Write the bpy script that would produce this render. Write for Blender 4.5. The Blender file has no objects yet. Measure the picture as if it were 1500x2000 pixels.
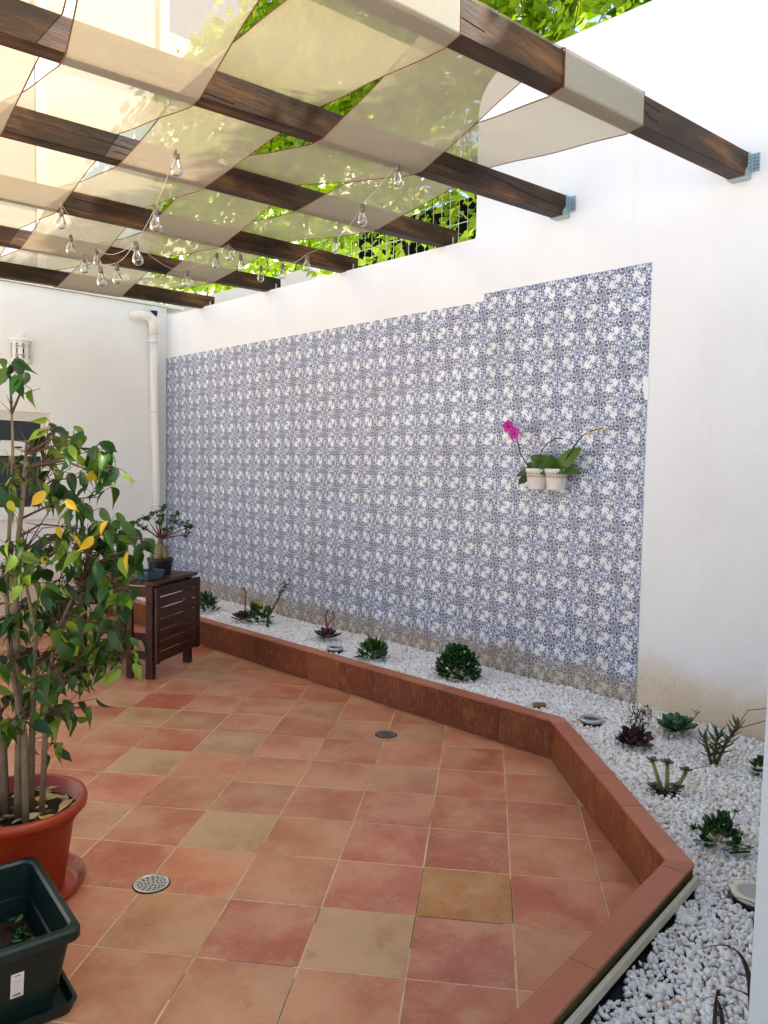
import bpy, math, random
import numpy as np
from mathutils import Vector, Matrix, Euler

random.seed(7)
S = bpy.context.scene
COL = S.collection

# ------------------------------------------------------------------ camera
# world: x across the patio towards the garden wall, y along that wall to the house, z up
CAM = Vector((0.0, 0.0, 1.5474))
FPX = 1517.5                       # focal length in pixels of the 1500 x 2000 photograph
RX = Vector((0.721153, -0.692556, 0.017463))
RD = Vector((-0.027647, -0.053957, -0.998160))
RF = Vector((0.692224, 0.719344, -0.058059))
cd = bpy.data.cameras.new('camera')
cam = bpy.data.objects.new('camera', cd)
COL.objects.link(cam)
cam.matrix_world = Matrix(((RX.x, -RD.x, -RF.x, CAM.x), (RX.y, -RD.y, -RF.y, CAM.y),
                           (RX.z, -RD.z, -RF.z, CAM.z), (0, 0, 0, 1)))
cd.sensor_fit = 'HORIZONTAL'
cd.sensor_width = 36.0
cd.lens = FPX / 1500 * 36.0
cd.clip_start = 0.05
cd.clip_end = 3000
S.camera = cam

# ------------------------------------------------------------------ sky, sun, exposure
SUN_EL = math.radians(50)
SUN_H = Vector((0.70, -0.714)).normalized()          # horizontal direction towards the sun
W = bpy.data.worlds.new('World')
S.world = W
W.use_nodes = True
wn = W.node_tree
bg = wn.nodes['Background']
sky = wn.nodes.new('ShaderNodeTexSky')
sky.sky_type = 'NISHITA'
sky.sun_disc = False
sky.sun_elevation = SUN_EL
sky.sun_rotation = math.atan2(SUN_H.x, SUN_H.y)
sky.air_density = 1.0
sky.dust_density = 3.2
sky.ozone_density = 0.3
wn.links.new(sky.outputs[0], bg.inputs[0])
bg.inputs[1].default_value = 0.15
sl = bpy.data.lights.new('sun', 'SUN')
sl.energy = 4.0
sl.angle = math.radians(0.53)
sl.color = (1.0, 0.95, 0.87)
sun = bpy.data.objects.new('sun', sl)
COL.objects.link(sun)
sd = Vector((SUN_H.x * math.cos(SUN_EL), SUN_H.y * math.cos(SUN_EL), math.sin(SUN_EL)))
sun.rotation_euler = sd.to_track_quat('Z', 'Y').to_euler()
sun.location = (8, -6, 12)
S.view_settings.view_transform = 'Standard'
S.view_settings.look = 'None'
S.view_settings.gamma = 1.0
S.view_settings.use_curve_mapping = False
S.view_settings.exposure = 1.36
S.cycles.use_denoising = True
S.cycles.max_bounces = 6
S.cycles.diffuse_bounces = 4
S.cycles.use_adaptive_sampling = True
S.cycles.adaptive_threshold = 0.015
S.cycles.transparent_max_bounces = 14
S.cycles.sample_clamp_indirect = 8.0
S.cycles.caustics_reflective = False
S.cycles.caustics_refractive = False


# ------------------------------------------------------------------ measuring helpers
def ray(px, py):
    return RX * ((px - 750) / FPX) + RD * ((py - 1000) / FPX) + RF


def at(px, py, d):
    return CAM + ray(px, py) * d


def onz(px, py, z):
    r = ray(px, py)
    return CAM + r * ((z - CAM.z) / r.z)


def c8(r, g, b):
    f = lambda v: (v / 255 / 12.92) if v / 255 <= 0.04045 else ((v / 255 + 0.055) / 1.055) ** 2.4
    return (f(r), f(g), f(b), 1.0)


# ------------------------------------------------------------------ node helpers
class N:
    """small wrapper that builds node materials"""
    def __init__(s, name):
        s.m = bpy.data.materials.new(name)
        s.m.use_nodes = True
        s.t = s.m.node_tree
        s.p = s.t.nodes['Principled BSDF']
        s.out = s.t.nodes['Material Output']

    def new(s, typ, **kw):
        n = s.t.nodes.new(typ)
        for k, v in kw.items():
            setattr(n, k, v)
        return n

    def put(s, sock, v):
        if isinstance(v, bpy.types.NodeSocket):
            s.t.links.new(v, sock)
        else:
            sock.default_value = v

    def math(s, op, a, b=0.0, c=0.0, clamp=False):
        n = s.new('ShaderNodeMath', operation=op, use_clamp=clamp)
        s.put(n.inputs[0], a)
        s.put(n.inputs[1], b)
        s.put(n.inputs[2], c)
        return n.outputs[0]

    def mix(s, fac, a, b, blend='MIX'):
        n = s.new('ShaderNodeMix', data_type='RGBA', blend_type=blend)
        s.put(n.inputs[0], fac)
        s.put(n.inputs[6], a)
        s.put(n.inputs[7], b)
        return n.outputs[2]

    def coord(s, which='Object', scale=(1, 1, 1), loc=None):
        n = s.new('ShaderNodeTexCoord')
        mp = s.new('ShaderNodeMapping')
        s.t.links.new(n.outputs[which], mp.inputs[0])
        mp.inputs['Scale'].default_value = scale
        if loc is not None:
            s.put(mp.inputs['Location'], loc)
        return mp.outputs[0]

    def world(s, scale=(1, 1, 1)):
        g = s.new('ShaderNodeNewGeometry')
        mp = s.new('ShaderNodeMapping')
        s.t.links.new(g.outputs['Position'], mp.inputs[0])
        mp.inputs['Scale'].default_value = scale
        return mp.outputs[0]

    def noise(s, vec, scale=5, detail=4, rough=0.55, w=None):
        n = s.new('ShaderNodeTexNoise')
        if w is not None:
            n.noise_dimensions = '4D'
            s.put(n.inputs['W'], w)
        s.put(n.inputs['Vector'], vec)
        n.inputs['Scale'].default_value = scale
        n.inputs['Detail'].default_value = detail
        n.inputs['Roughness'].default_value = rough
        return n.outputs['Fac']

    def ramp(s, fac, stops, interp='LINEAR'):
        n = s.new('ShaderNodeValToRGB')
        n.color_ramp.interpolation = interp
        e = n.color_ramp.elements
        while len(e) < len(stops):
            e.new(0.5)
        for i, (p, c) in enumerate(stops):
            e[i].position = p
            e[i].color = c if len(c) == 4 else (*c, 1)
        s.put(n.inputs[0], fac)
        return n.outputs[0]

    def step(s, v, lo, hi):
        n = s.new('ShaderNodeMapRange', interpolation_type='SMOOTHSTEP')
        s.put(n.inputs[0], v)
        n.inputs[1].default_value = lo
        n.inputs[2].default_value = hi
        return n.outputs[0]

    def xyz(s, vec):
        n = s.new('ShaderNodeSeparateXYZ')
        s.put(n.inputs[0], vec)
        return n.outputs

    def rnd(s):
        o = s.new('ShaderNodeObjectInfo')
        a = s.new('ShaderNodeAttribute', attribute_name='rnd')
        return s.math('FRACT', s.math('ADD', o.outputs['Random'], a.outputs['Fac']))

    def ocol(s):
        return s.new('ShaderNodeObjectInfo').outputs['Color']

    def bump(s, h, strength=0.3, dist=0.01, normal=None):
        n = s.new('ShaderNodeBump')
        s.put(n.inputs['Height'], h)
        n.inputs['Strength'].default_value = strength
        n.inputs['Distance'].default_value = dist
        s.t.links.new(n.outputs[0], s.p.inputs['Normal'])
        return n.outputs[0]

    def fin(s, col=None, rough=0.6, spec=0.35, metal=0.0):
        if col is not None:
            s.put(s.p.inputs['Base Color'], col)
        s.put(s.p.inputs['Roughness'], rough)
        s.p.inputs['Specular IOR Level'].default_value = spec
        s.p.inputs['Metallic'].default_value = metal
        return s.m


def plain(name, col, rough=0.6, spec=0.35, metal=0.0, var=0.12, scale=8, bump=0.0):
    n = N(name)
    v = n.noise(n.coord(), scale, 5)
    k = n.math('MULTIPLY_ADD', v, 2 * var, 1 - var)
    cc = n.mix(1.0, col, n.mix(0.0, (1, 1, 1, 1), (1, 1, 1, 1)), 'MULTIPLY')
    mul = n.new('ShaderNodeVectorMath', operation='SCALE')
    n.put(mul.inputs[0], cc)
    n.put(mul.inputs['Scale'], k)
    if bump:
        n.bump(n.noise(n.coord(), scale * 6, 4), bump, 0.004)
    return n.fin(mul.outputs[0], rough, spec, metal)


M = {}


def mat_plaster(name='white_plaster', tint=(1, 1, 1, 1)):
    n = N(name)
    P = n.world()
    big = n.noise(P, 0.9, 5)
    fine = n.noise(P, 30, 4)
    col = n.ramp(big, [(0.25, c8(230, 229, 225)), (0.55, c8(240, 240, 238)), (0.8, c8(235, 236, 236))])
    # damp stains low on the wall: yellow-brown tide mark with a ragged upper edge
    z = n.xyz(P)[2]
    edge = n.math('MULTIPLY_ADD', n.noise(P, 3.0, 6, 0.65), 0.34, 0.10)
    st = n.step(n.math('SUBTRACT', z, edge), 0.30, 0.0)
    st = n.math('MULTIPLY', st, n.math('MULTIPLY_ADD', n.noise(P, 60, 4, 0.7), 0.8, 0.30), clamp=True)
    col = n.mix(n.math('MULTIPLY', st, 0.8), col, c8(204, 164, 94))
    dr = n.noise(n.world((1, 7, 0.5)), 1.6, 4)
    col = n.mix(n.math('MULTIPLY', n.step(dr, 0.56, 0.8), 0.07), col, c8(190, 186, 176))
    hh = n.math('ADD', n.noise(P, 2.2, 4), n.math('MULTIPLY', fine, 0.12))
    n.bump(hh, 0.35, 0.03)
    return n.fin(n.mix(1.0, col, tint, 'MULTIPLY'), 0.75, 0.2)


def mat_wood(name, c_dark, c_mid, c_light, axis=0, rough=0.55, cut=0.5):
    n = N(name)
    sc = [9, 9, 9]
    sc[axis] = 0.8
    r = n.rnd()
    off = n.new('ShaderNodeCombineXYZ')
    n.put(off.inputs[0], n.math('MULTIPLY', r, 7.0))
    n.put(off.inputs[1], n.math('MULTIPLY', r, 3.0))
    v = n.coord('Object', tuple(sc), off.outputs[0])
    a = n.noise(v, 2.0, 7, 0.65)
    b = n.noise(v, 7.0, 6, 0.7)
    blot = n.noise(n.coord('Object', (1.2, 3, 3), off.outputs[0]), 1.6, 4)
    f = n.math('ADD', n.math('MULTIPLY', a, 0.5), n.math('MULTIPLY', blot, 0.5))
    col = n.ramp(f, [(cut - 0.16, c_dark), (cut, c_mid), (cut + 0.17, c_light)])
    col = n.mix(n.math('MULTIPLY', n.step(b, 0.52, 0.68), 0.6), col, c_dark)
    n.bump(n.math('ADD', a, b), 0.5, 0.006)
    return n.fin(col, rough, 0.3)


def mat_floor_tile():
    n = N('terracotta_tile')
    base = n.ocol()
    w = n.math('MULTIPLY', n.rnd(), 40.0)
    P = n.coord('Object')
    a = n.noise(P, 3.2, 4, 0.6, w=w)
    b = n.noise(P, 10, 6, 0.7, w=w)
    g = n.noise(n.coord('Object', (6, 60, 1)), 5, 4, 0.7, w=w)
    col = n.mix(n.math('MULTIPLY', n.step(a, 0.44, 0.64), 0.55), base, c8(200, 152, 114))
    col = n.mix(n.math('MULTIPLY', n.step(a, 0.50, 0.34), 0.5), col, c8(158, 80, 56))
    col = n.mix(n.math('MULTIPLY', n.step(b, 0.50, 0.66), 0.42), col, c8(190, 150, 116))
    col = n.mix(n.math('MULTIPLY', n.step(b, 0.42, 0.28), 0.5), col, c8(132, 74, 50))
    col = n.mix(n.math('MULTIPLY', n.step(g, 0.54, 0.68), 0.38), col, c8(208, 170, 130))
    # pale lime specks
    vo = n.new('ShaderNodeTexVoronoi')
    n.put(vo.inputs['Vector'], n.coord('Object'))
    vo.inputs['Scale'].default_value = 150
    sp = n.math('MULTIPLY', n.math('LESS_THAN', vo.outputs['Distance'], 0.2), n.step(n.noise(P, 8, 3, w=w), 0.58, 0.66))
    col = n.mix(n.math('MULTIPLY', sp, 0.6), col, c8(226, 196, 160))
    n.bump(n.math('ADD', n.math('MULTIPLY', b, 0.6), n.math('MULTIPLY', g, 0.4)), 0.25, 0.004)
    return n.fin(col, n.math('MULTIPLY_ADD', b, 0.35, 0.24), 0.4)


def mat_kerb_tile():
    n = N('kerb_tile_glaze')
    base = n.ocol()
    w = n.math('MULTIPLY', n.rnd(), 40.0)
    P = n.coord('Object')
    a = n.noise(P, 5, 5, 0.65, w=w)
    g = n.noise(n.coord('Object', (5, 5, 2.0)), 9, 6, 0.75, w=w)
    col = n.mix(n.math('MULTIPLY', n.step(a, 0.5, 0.7), 0.55), base, c8(160, 96, 52))
    col = n.mix(n.math('MULTIPLY', n.step(a, 0.45, 0.3), 0.5), col, c8(98, 44, 24))
    col = n.mix(n.math('MULTIPLY', n.step(g, 0.50, 0.68), 0.42), col, c8(190, 126, 90))
    n.bump(g, 0.2, 0.003)
    return n.fin(col, 0.45, 0.35)


def mat_azulejo():
    """hand-painted blue and white tile: rosettes on one pair of corners, leaf scrolls, white star pairs"""
    n = N('azulejo_glaze')
    m = n.math
    tc = n.new('ShaderNodeTexCoord')
    nz = n.new('ShaderNodeTexNoise')
    n.t.links.new(tc.outputs['UV'], nz.inputs['Vector'])
    nz.inputs['Scale'].default_value = 7
    nz.inputs['Detail'].default_value = 2
    o = n.xyz(tc.outputs['UV'])
    dx = n.xyz(nz.outputs['Color'])
    u = m('ADD', o[0], m('MULTIPLY', m('SUBTRACT', dx[0], 0.5), 0.07))
    v = m('ADD', o[1], m('MULTIPLY', m('SUBTRACT', dx[1], 0.5), 0.07))
    up = m('GREATER_THAN', m('ADD', u, v), 1.0)
    inv = m('SUBTRACT', 1.0, up)
    a = m('ADD', m('MULTIPLY', inv, u), m('MULTIPLY', up, m('SUBTRACT', 1.0, u)))
    b = m('ADD', m('MULTIPLY', inv, v), m('MULTIPLY', up, m('SUBTRACT', 1.0, v)))
    hyp = lambda x, y: m('SQRT', m('ADD', m('MULTIPLY', x, x), m('MULTIPLY', y, y)))
    r = hyp(a, b)
    th = m('ARCTAN2', b, a)
    A = m('MAXIMUM', a, b)
    B = m('MINIMUM', a, b)
    kx = m('SUBTRACT', 1.0, A)
    rk = hyp(kx, B)
    tk = m('ARCTAN2', B, kx)
    # stars on the other diagonal
    sx = m('SUBTRACT', A, 0.632)
    sy = m('SUBTRACT', B, 0.368)
    q = hyp(sx, sy)
    ph = m('ARCTAN2', sy, sx)
    qr = m('MULTIPLY', 0.128, m('MULTIPLY_ADD', m('COSINE', m('MULTIPLY_ADD', ph, 5.0, 0.7)), 0.33, 1.0))
    star = n.step(m('SUBTRACT', qr, q), -0.01, 0.015)
    bar = m('MULTIPLY', m('LESS_THAN', m('SUBTRACT', 1.0, m('ADD', a, b)), 0.055), m('LESS_THAN', m('SUBTRACT', A, B), 0.3))
    white = m('MAXIMUM', star, bar)
    # leaf scrolls
    cmb = n.new('ShaderNodeCombineXYZ')
    n.put(cmb.inputs[0], a)
    n.put(cmb.inputs[1], b)
    cmb.inputs[2].default_value = 3.7
    n1 = n.noise(cmb.outputs[0], 4.6, 1.0, 0.4)
    n2 = n.noise(cmb.outputs[0], 7.5, 1.0, 0.4)
    s1 = m('SINE', m('ADD', m('MULTIPLY', n1, 27.0), m('MULTIPLY', r, 10.0)))
    s2 = m('SINE', m('SUBTRACT', m('MULTIPLY', n2, 24.0), m('MULTIPLY', th, 6.0)))
    s3 = m('SINE', m('ADD', m('MULTIPLY', tk, 8.0), m('MULTIPLY', n1, 34.0)))
    d1 = m('MULTIPLY', n.step(s1, -0.12, 0.25), n.step(s2, -0.6, -0.2))
    d2 = m('MULTIPLY', n.step(s2, 0.45, 0.75), n.step(s1, -0.85, -0.35))
    kn = n.step(rk, 0.30, 0.2)
    d3 = m('MULTIPLY', m('MULTIPLY', n.step(s3, 0.2, 0.6), kn), 0.6)
    zone = n.step(r, 0.20, 0.25)
    dark = m('MULTIPLY', m('MAXIMUM', m('MAXIMUM', d1, d2), d3), zone)
    mid = m('MULTIPLY', m('MAXIMUM', n.step(m('ADD', s1, m('MULTIPLY', s2, 0.6)), -0.9, -0.2), m('MULTIPLY', kn, 0.35)), zone)
    # rosette
    disc = n.step(r, 0.235, 0.205)
    ring = m('MULTIPLY', n.step(r, 0.16, 0.18), n.step(r, 0.225, 0.205))
    pet = n.step(m('COSINE', m('MULTIPLY', th, 8.0)), 0.2, 0.5)
    ring = m('MULTIPLY', ring, pet)
    dot = n.step(hyp(m('SUBTRACT', a, 0.075), m('SUBTRACT', b, 0.075)), 0.052, 0.035)
    dark = m('MAXIMUM', dark, m('MAXIMUM', m('MULTIPLY', ring, 0.9), dot))
    mid = m('MAXIMUM', mid, disc)
    keep = m('SUBTRACT', 1.0, white)
    dark = m('MULTIPLY', dark, keep)
    mid = m('MULTIPLY', mid, keep)
    P = n.world()
    tone = n.noise(P, 1.1, 3)
    cw = n.mix(n.noise(P, 3, 3), c8(238, 237, 232), c8(232, 235, 240))
    cm = n.mix(tone, c8(162, 175, 208), c8(176, 181, 202))
    cdk = n.mix(n.noise(P, 9, 3), c8(38, 46, 84), c8(66, 74, 112))
    col = n.mix(m('MULTIPLY', mid, 0.85), cw, cm)
    col = n.mix(m('MULTIPLY', dark, 0.93), col, cdk)
    tv = n.new('ShaderNodeVectorMath', operation='SCALE')
    n.put(tv.inputs[0], col)
    n.put(tv.inputs['Scale'], m('MULTIPLY_ADD', n.rnd(), 0.16, 0.90))
    col = tv.outputs[0]
    # brown algae and damp creeping up from the gravel
    z = n.xyz(P)[2]
    edge = m('MULTIPLY_ADD', n.noise(P, 4.0, 6, 0.7), 0.34, 0.09)
    st = n.step(m('SUBTRACT', z, edge), 0.20, 0.0)
    st = m('MULTIPLY', st, m('MULTIPLY_ADD', n.noise(P, 45, 4, 0.75), 1.1, 0.25), clamp=True)
    col = n.mix(m('MULTIPLY', st, 0.66), col, c8(164, 132, 70))
    n.bump(n.noise(P, 14, 3), 0.12, 0.004)
    return n.fin(col, m('MULTIPLY_ADD', n.noise(P, 6, 3), 0.2, 0.25), 0.4)


def mat_leaf(name, stops, trans=0.45, rough=0.4, spec=0.4):
    n = N(name)
    r = n.rnd()
    P = n.coord('Object')
    col = n.ramp(n.math('FRACT', n.math('MULTIPLY', r, 7.31)), stops)
    k = n.noise(P, 25, 4)
    col = n.mix(n.math('MULTIPLY', n.step(k, 0.5, 0.8), 0.35), col, n.mix(1.0, col, (1.5, 1.4, 0.9, 1), 'MULTIPLY'))
    n.fin(col, rough, spec)
    tr = n.new('ShaderNodeBsdfTranslucent')
    n.put(tr.inputs[0], n.mix(1.0, col, (1.5, 1.35, 0.55, 1), 'MULTIPLY'))
    mx = n.new('ShaderNodeMixShader')
    mx.inputs[0].default_value = trans
    n.t.links.new(n.p.outputs[0], mx.inputs[1])
    n.t.links.new(tr.outputs[0], mx.inputs[2])
    n.t.links.new(mx.outputs[0], n.out.inputs[0])
    return n.m


def mat_sail():
    n = N('shade_cloth')
    P = n.world()
    weave = n.noise(n.world((60, 6, 6)), 6, 4, 0.7)
    st = n.noise(P, 1.4, 5)
    col = n.mix(n.math('MULTIPLY', n.step(st, 0.45, 0.75), 0.5), c8(236, 230, 210), c8(222, 212, 184))
    n.fin(col, 0.9, 0.05)
    tl = n.new('ShaderNodeBsdfTranslucent')
    n.put(tl.inputs[0], n.mix(1.0, col, (0.40, 0.335, 0.235, 1), 'MULTIPLY'))
    tp = n.new('ShaderNodeBsdfTransparent')
    n.put(tp.inputs[0], (1.0, 0.95, 0.84, 1))
    m1 = n.new('ShaderNodeMixShader')
    m1.inputs[0].default_value = 0.48
    n.t.links.new(n.p.outputs[0], m1.inputs[1])
    n.t.links.new(tl.outputs[0], m1.inputs[2])
    m2 = n.new('ShaderNodeMixShader')
    n.put(m2.inputs[0], n.math('MULTIPLY_ADD', weave, 0.30, 0.19))
    n.t.links.new(m1.outputs[0], m2.inputs[1])
    n.t.links.new(tp.outputs[0], m2.inputs[2])
    n.t.links.new(m2.outputs[0], n.out.inputs[0])
    return n.m


def mat_glass(name, tint=(0.97, 0.98, 0.97, 1), gloss=0.04):
    n = N(name)
    fr = n.new('ShaderNodeFresnel')
    fr.inputs[0].default_value = 1.45
    gl = n.new('ShaderNodeBsdfGlossy')
    gl.inputs['Roughness'].default_value = gloss
    tp = n.new('ShaderNodeBsdfTransparent')
    tp.inputs[0].default_value = tint
    mx = n.new('ShaderNodeMixShader')
    n.put(mx.inputs[0], n.math('MULTIPLY_ADD', fr.outputs[0], 1.0, 0.05, clamp=True))
    n.t.links.new(tp.outputs[0], mx.inputs[1])
    n.t.links.new(gl.outputs[0], mx.inputs[2])
    n.t.links.new(mx.outputs[0], n.out.inputs[0])
    return n.m


def mat_pebble():
    n = N('marble_pebble')
    a = n.new('ShaderNodeAttribute', attribute_name='rnd')
    col = n.ramp(a.outputs['Fac'], [(0.0, c8(240, 236, 229)), (0.35, c8(250, 247, 241)), (0.7, c8(246, 242, 233)),
                                   (0.90, c8(234, 224, 208)), (0.965, c8(226, 204, 184)), (1.0, c8(200, 168, 140))])
    k = n.noise(n.world(), 120, 3)
    col = n.mix(n.math('MULTIPLY', n.step(k, 0.5, 0.8), 0.2), col, c8(196, 188, 176))
    return n.fin(col, 0.55, 0.3)


M['plaster'] = mat_plaster()
M['cream_plaster'] = mat_plaster('cream_plaster', (1.0, 0.982, 0.94, 1))
M['beam'] = mat_wood('stained_beam', c8(20, 13, 8), c8(64, 41, 21), c8(132, 91, 48), 0, 0.6, 0.52)
M['table'] = mat_wood('dark_acacia', c8(34, 17, 11), c8(66, 32, 20), c8(88, 44, 26), 0, 0.45, 0.52)
M['floor'] = mat_floor_tile()
M['kerb'] = mat_kerb_tile()
M['azulejo'] = mat_azulejo()
M['sail'] = mat_sail()
M['hem'] = plain('brown_hem', c8(112, 80, 54), 0.9, 0.1)
def mat_grout():
    n = N('sand_grout')
    P = n.world()
    col = n.ramp(n.noise(P, 2.5, 6, 0.7), [(0.3, c8(128, 98, 70)), (0.46, c8(196, 166, 128)), (0.7, c8(212, 188, 154))])
    return n.fin(n.mix(n.step(n.noise(P, 40, 3), 0.55, 0.75), col, c8(150, 118, 86)), 0.9, 0.1)


M['grout'] = mat_grout()
M['kgrout'] = plain('brown_grout', c8(180, 142, 106), 0.9, 0.1)
M['pebble'] = mat_pebble()
M['bed'] = plain('bed_base', c8(236, 231, 221), 0.9, 0.1, var=0.25, scale=60)
M['zinc'] = plain('galvanised_steel', c8(168, 186, 190), 0.42, 0.5, 0.6, var=0.2, scale=30)
M['dark'] = plain('dark_hole', c8(22, 22, 22), 0.8, 0.1)
M['steel'] = plain('brushed_steel', c8(196, 196, 192), 0.38, 0.5, 0.85, var=0.15, scale=40)
M['oldsteel'] = plain('weathered_steel', c8(112, 106, 96), 0.5, 0.4, 0.6, var=0.3, scale=60)
M['pvc'] = plain('white_pvc', c8(234, 230, 220), 0.4, 0.4, var=0.04)
M['ceramic'] = plain('white_ceramic', c8(232, 228, 218), 0.35, 0.45, var=0.06)
M['pane'] = plain('dark_pane', c8(48, 54, 58), 0.12, 0.5, var=0.1)
M['terra'] = plain('terracotta_plastic', c8(146, 50, 20), 0.42, 0.4, var=0.12, scale=5)
M['green'] = plain('dark_green_plastic', c8(13, 33, 28), 0.4, 0.4, var=0.2, scale=6)
M['soil'] = plain('soil', c8(52, 40, 30), 0.95, 0.1, var=0.5, scale=50, bump=0.8)
M['bark'] = plain('grey_bark', c8(106, 92, 74), 0.8, 0.2, var=0.4, scale=30, bump=0.5)
M['twig'] = plain('twig_bark', c8(84, 62, 46), 0.8, 0.2, var=0.3, scale=30)
M['root'] = plain('smooth_root', c8(128, 112, 82), 0.7, 0.25, var=0.3, scale=20)
M['iron'] = plain('wrought_iron', c8(30, 26, 24), 0.5, 0.4, 0.4)
M['black'] = plain('black_plastic', c8(20, 21, 22), 0.45, 0.4)
M['glaze'] = plain('blue_glaze', c8(56, 78, 92), 0.2, 0.5, var=0.3, scale=14)
M['white_wire'] = plain('white_wire', c8(226, 228, 226), 0.5, 0.4)
M['cable'] = plain('clear_cable', c8(200, 194, 182), 0.4, 0.4)
M['socket'] = plain('bulb_socket', c8(120, 108, 94), 0.4, 0.5, 0.3)
M['glass'] = mat_glass('bulb_glass')
M['screen'] = plain('black_netting', c8(14, 16, 15), 0.9, 0.1)
M['paper'] = plain('white_sticker', c8(214, 212, 204), 0.6, 0.2, var=0.03)
M['ink'] = plain('black_print', c8(40, 38, 38), 0.7, 0.2)
M['brownink'] = plain('brown_print', c8(104, 84, 54), 0.7, 0.2)
M['strip'] = plain('cream_edge_strip', c8(222, 214, 190), 0.6, 0.3, var=0.2, scale=20)
M['membrane'] = plain('black_membrane', c8(30, 31, 32), 0.7, 0.2, var=0.4, scale=20)
M['moss'] = plain('mossy_mortar', c8(92, 86, 52), 0.95, 0.1, var=0.5, scale=40, bump=0.5)
M['cork'] = plain('brown_stone', c8(140, 110, 72), 0.85, 0.2, var=0.4, scale=40, bump=0.5)
M['ficus'] = mat_leaf('ficus_leaf', [(0.0, c8(22, 48, 14)), (0.4, c8(36, 72, 20)), (0.7, c8(66, 102, 28)), (1.0, c8(120, 144, 42))], 0.26, 0.42, 0.35)
M['ficusy'] = mat_leaf('yellow_ficus_leaf', [(0.0, c8(214, 150, 24)), (0.5, c8(196, 160, 40)), (1.0, c8(170, 160, 44))], 0.35, 0.45)
M['hedge'] = mat_leaf('hedge_leaf', [(0.0, c8(104, 140, 24)), (0.4, c8(134, 168, 34)), (0.8, c8(158, 188, 50)), (1.0, c8(184, 206, 86))], 0.6, 0.4, 0.4)
M['jade'] = mat_leaf('jade_leaf', [(0.0, c8(22, 60, 24)), (0.6, c8(36, 84, 32)), (1.0, c8(66, 112, 44))], 0.12, 0.35)
M['tipped'] = mat_leaf('yellow_tipped_leaf', [(0.0, c8(40, 84, 30)), (0.6, c8(96, 120, 36)), (1.0, c8(186, 156, 52))], 0.15, 0.4)
M['purple'] = mat_leaf('purple_leaf', [(0.0, c8(50, 32, 36)), (0.6, c8(72, 46, 50)), (1.0, c8(98, 70, 66))], 0.05, 0.45)
M['greyleaf'] = mat_leaf('grey_green_leaf', [(0.0, c8(70, 92, 66)), (0.6, c8(98, 116, 84)), (1.0, c8(132, 142, 104))], 0.08, 0.5)
M['ech'] = mat_leaf('echeveria_leaf', [(0.0, c8(46, 88, 58)), (0.6, c8(66, 108, 72)), (1.0, c8(92, 130, 88))], 0.08, 0.45)
M['olive'] = mat_leaf('olive_leaf', [(0.0, c8(70, 80, 34)), (0.6, c8(112, 106, 52)), (1.0, c8(142, 120, 66))], 0.1, 0.45)
M['stalk'] = plain('pale_stalk', c8(152, 142, 88), 0.7, 0.2)
M['redstalk'] = plain('red_stalk', c8(140, 72, 62), 0.7, 0.2)
M['bronze'] = mat_leaf('bronze_strap_leaf', [(0.0, c8(54, 36, 34)), (1.0, c8(84, 66, 50))], 0.1, 0.45)
M['orchid'] = mat_leaf('orchid_leaf', [(0.0, c8(62, 96, 22)), (1.0, c8(98, 124, 34))], 0.2, 0.35)
M['orchidd'] = mat_leaf('dark_orchid_leaf', [(0.0, c8(38, 54, 26)), (1.0, c8(60, 74, 40))], 0.15, 0.4)
M['magenta'] = mat_leaf('magenta_petal', [(0.0, c8(176, 20, 150)), (1.0, c8(214, 50, 178))], 0.3, 0.5)
M['cream'] = mat_leaf('cream_petal', [(0.0, c8(232, 214, 170)), (1.0, c8(214, 190, 116))], 0.3, 0.5)
M['litter'] = mat_leaf('dry_leaf', [(0.0, c8(150, 128, 84)), (0.6, c8(190, 168, 112)), (1.0, c8(196, 150, 30))], 0.1, 0.6)
M['shaded_plaster'] = plain('shaded_white_plaster', c8(148, 154, 158), 0.8, 0.2, var=0.03, scale=3, bump=0.15)  # white plaster of the house corner, its shade put into the grey colour
M['bwall'] = plain('pale_building_plaster', c8(214, 210, 201), 0.8, 0.2, var=0.04, scale=2)
M['bgrey'] = plain('grey_shutter', c8(170, 172, 168), 0.7, 0.2, var=0.05)


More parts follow.
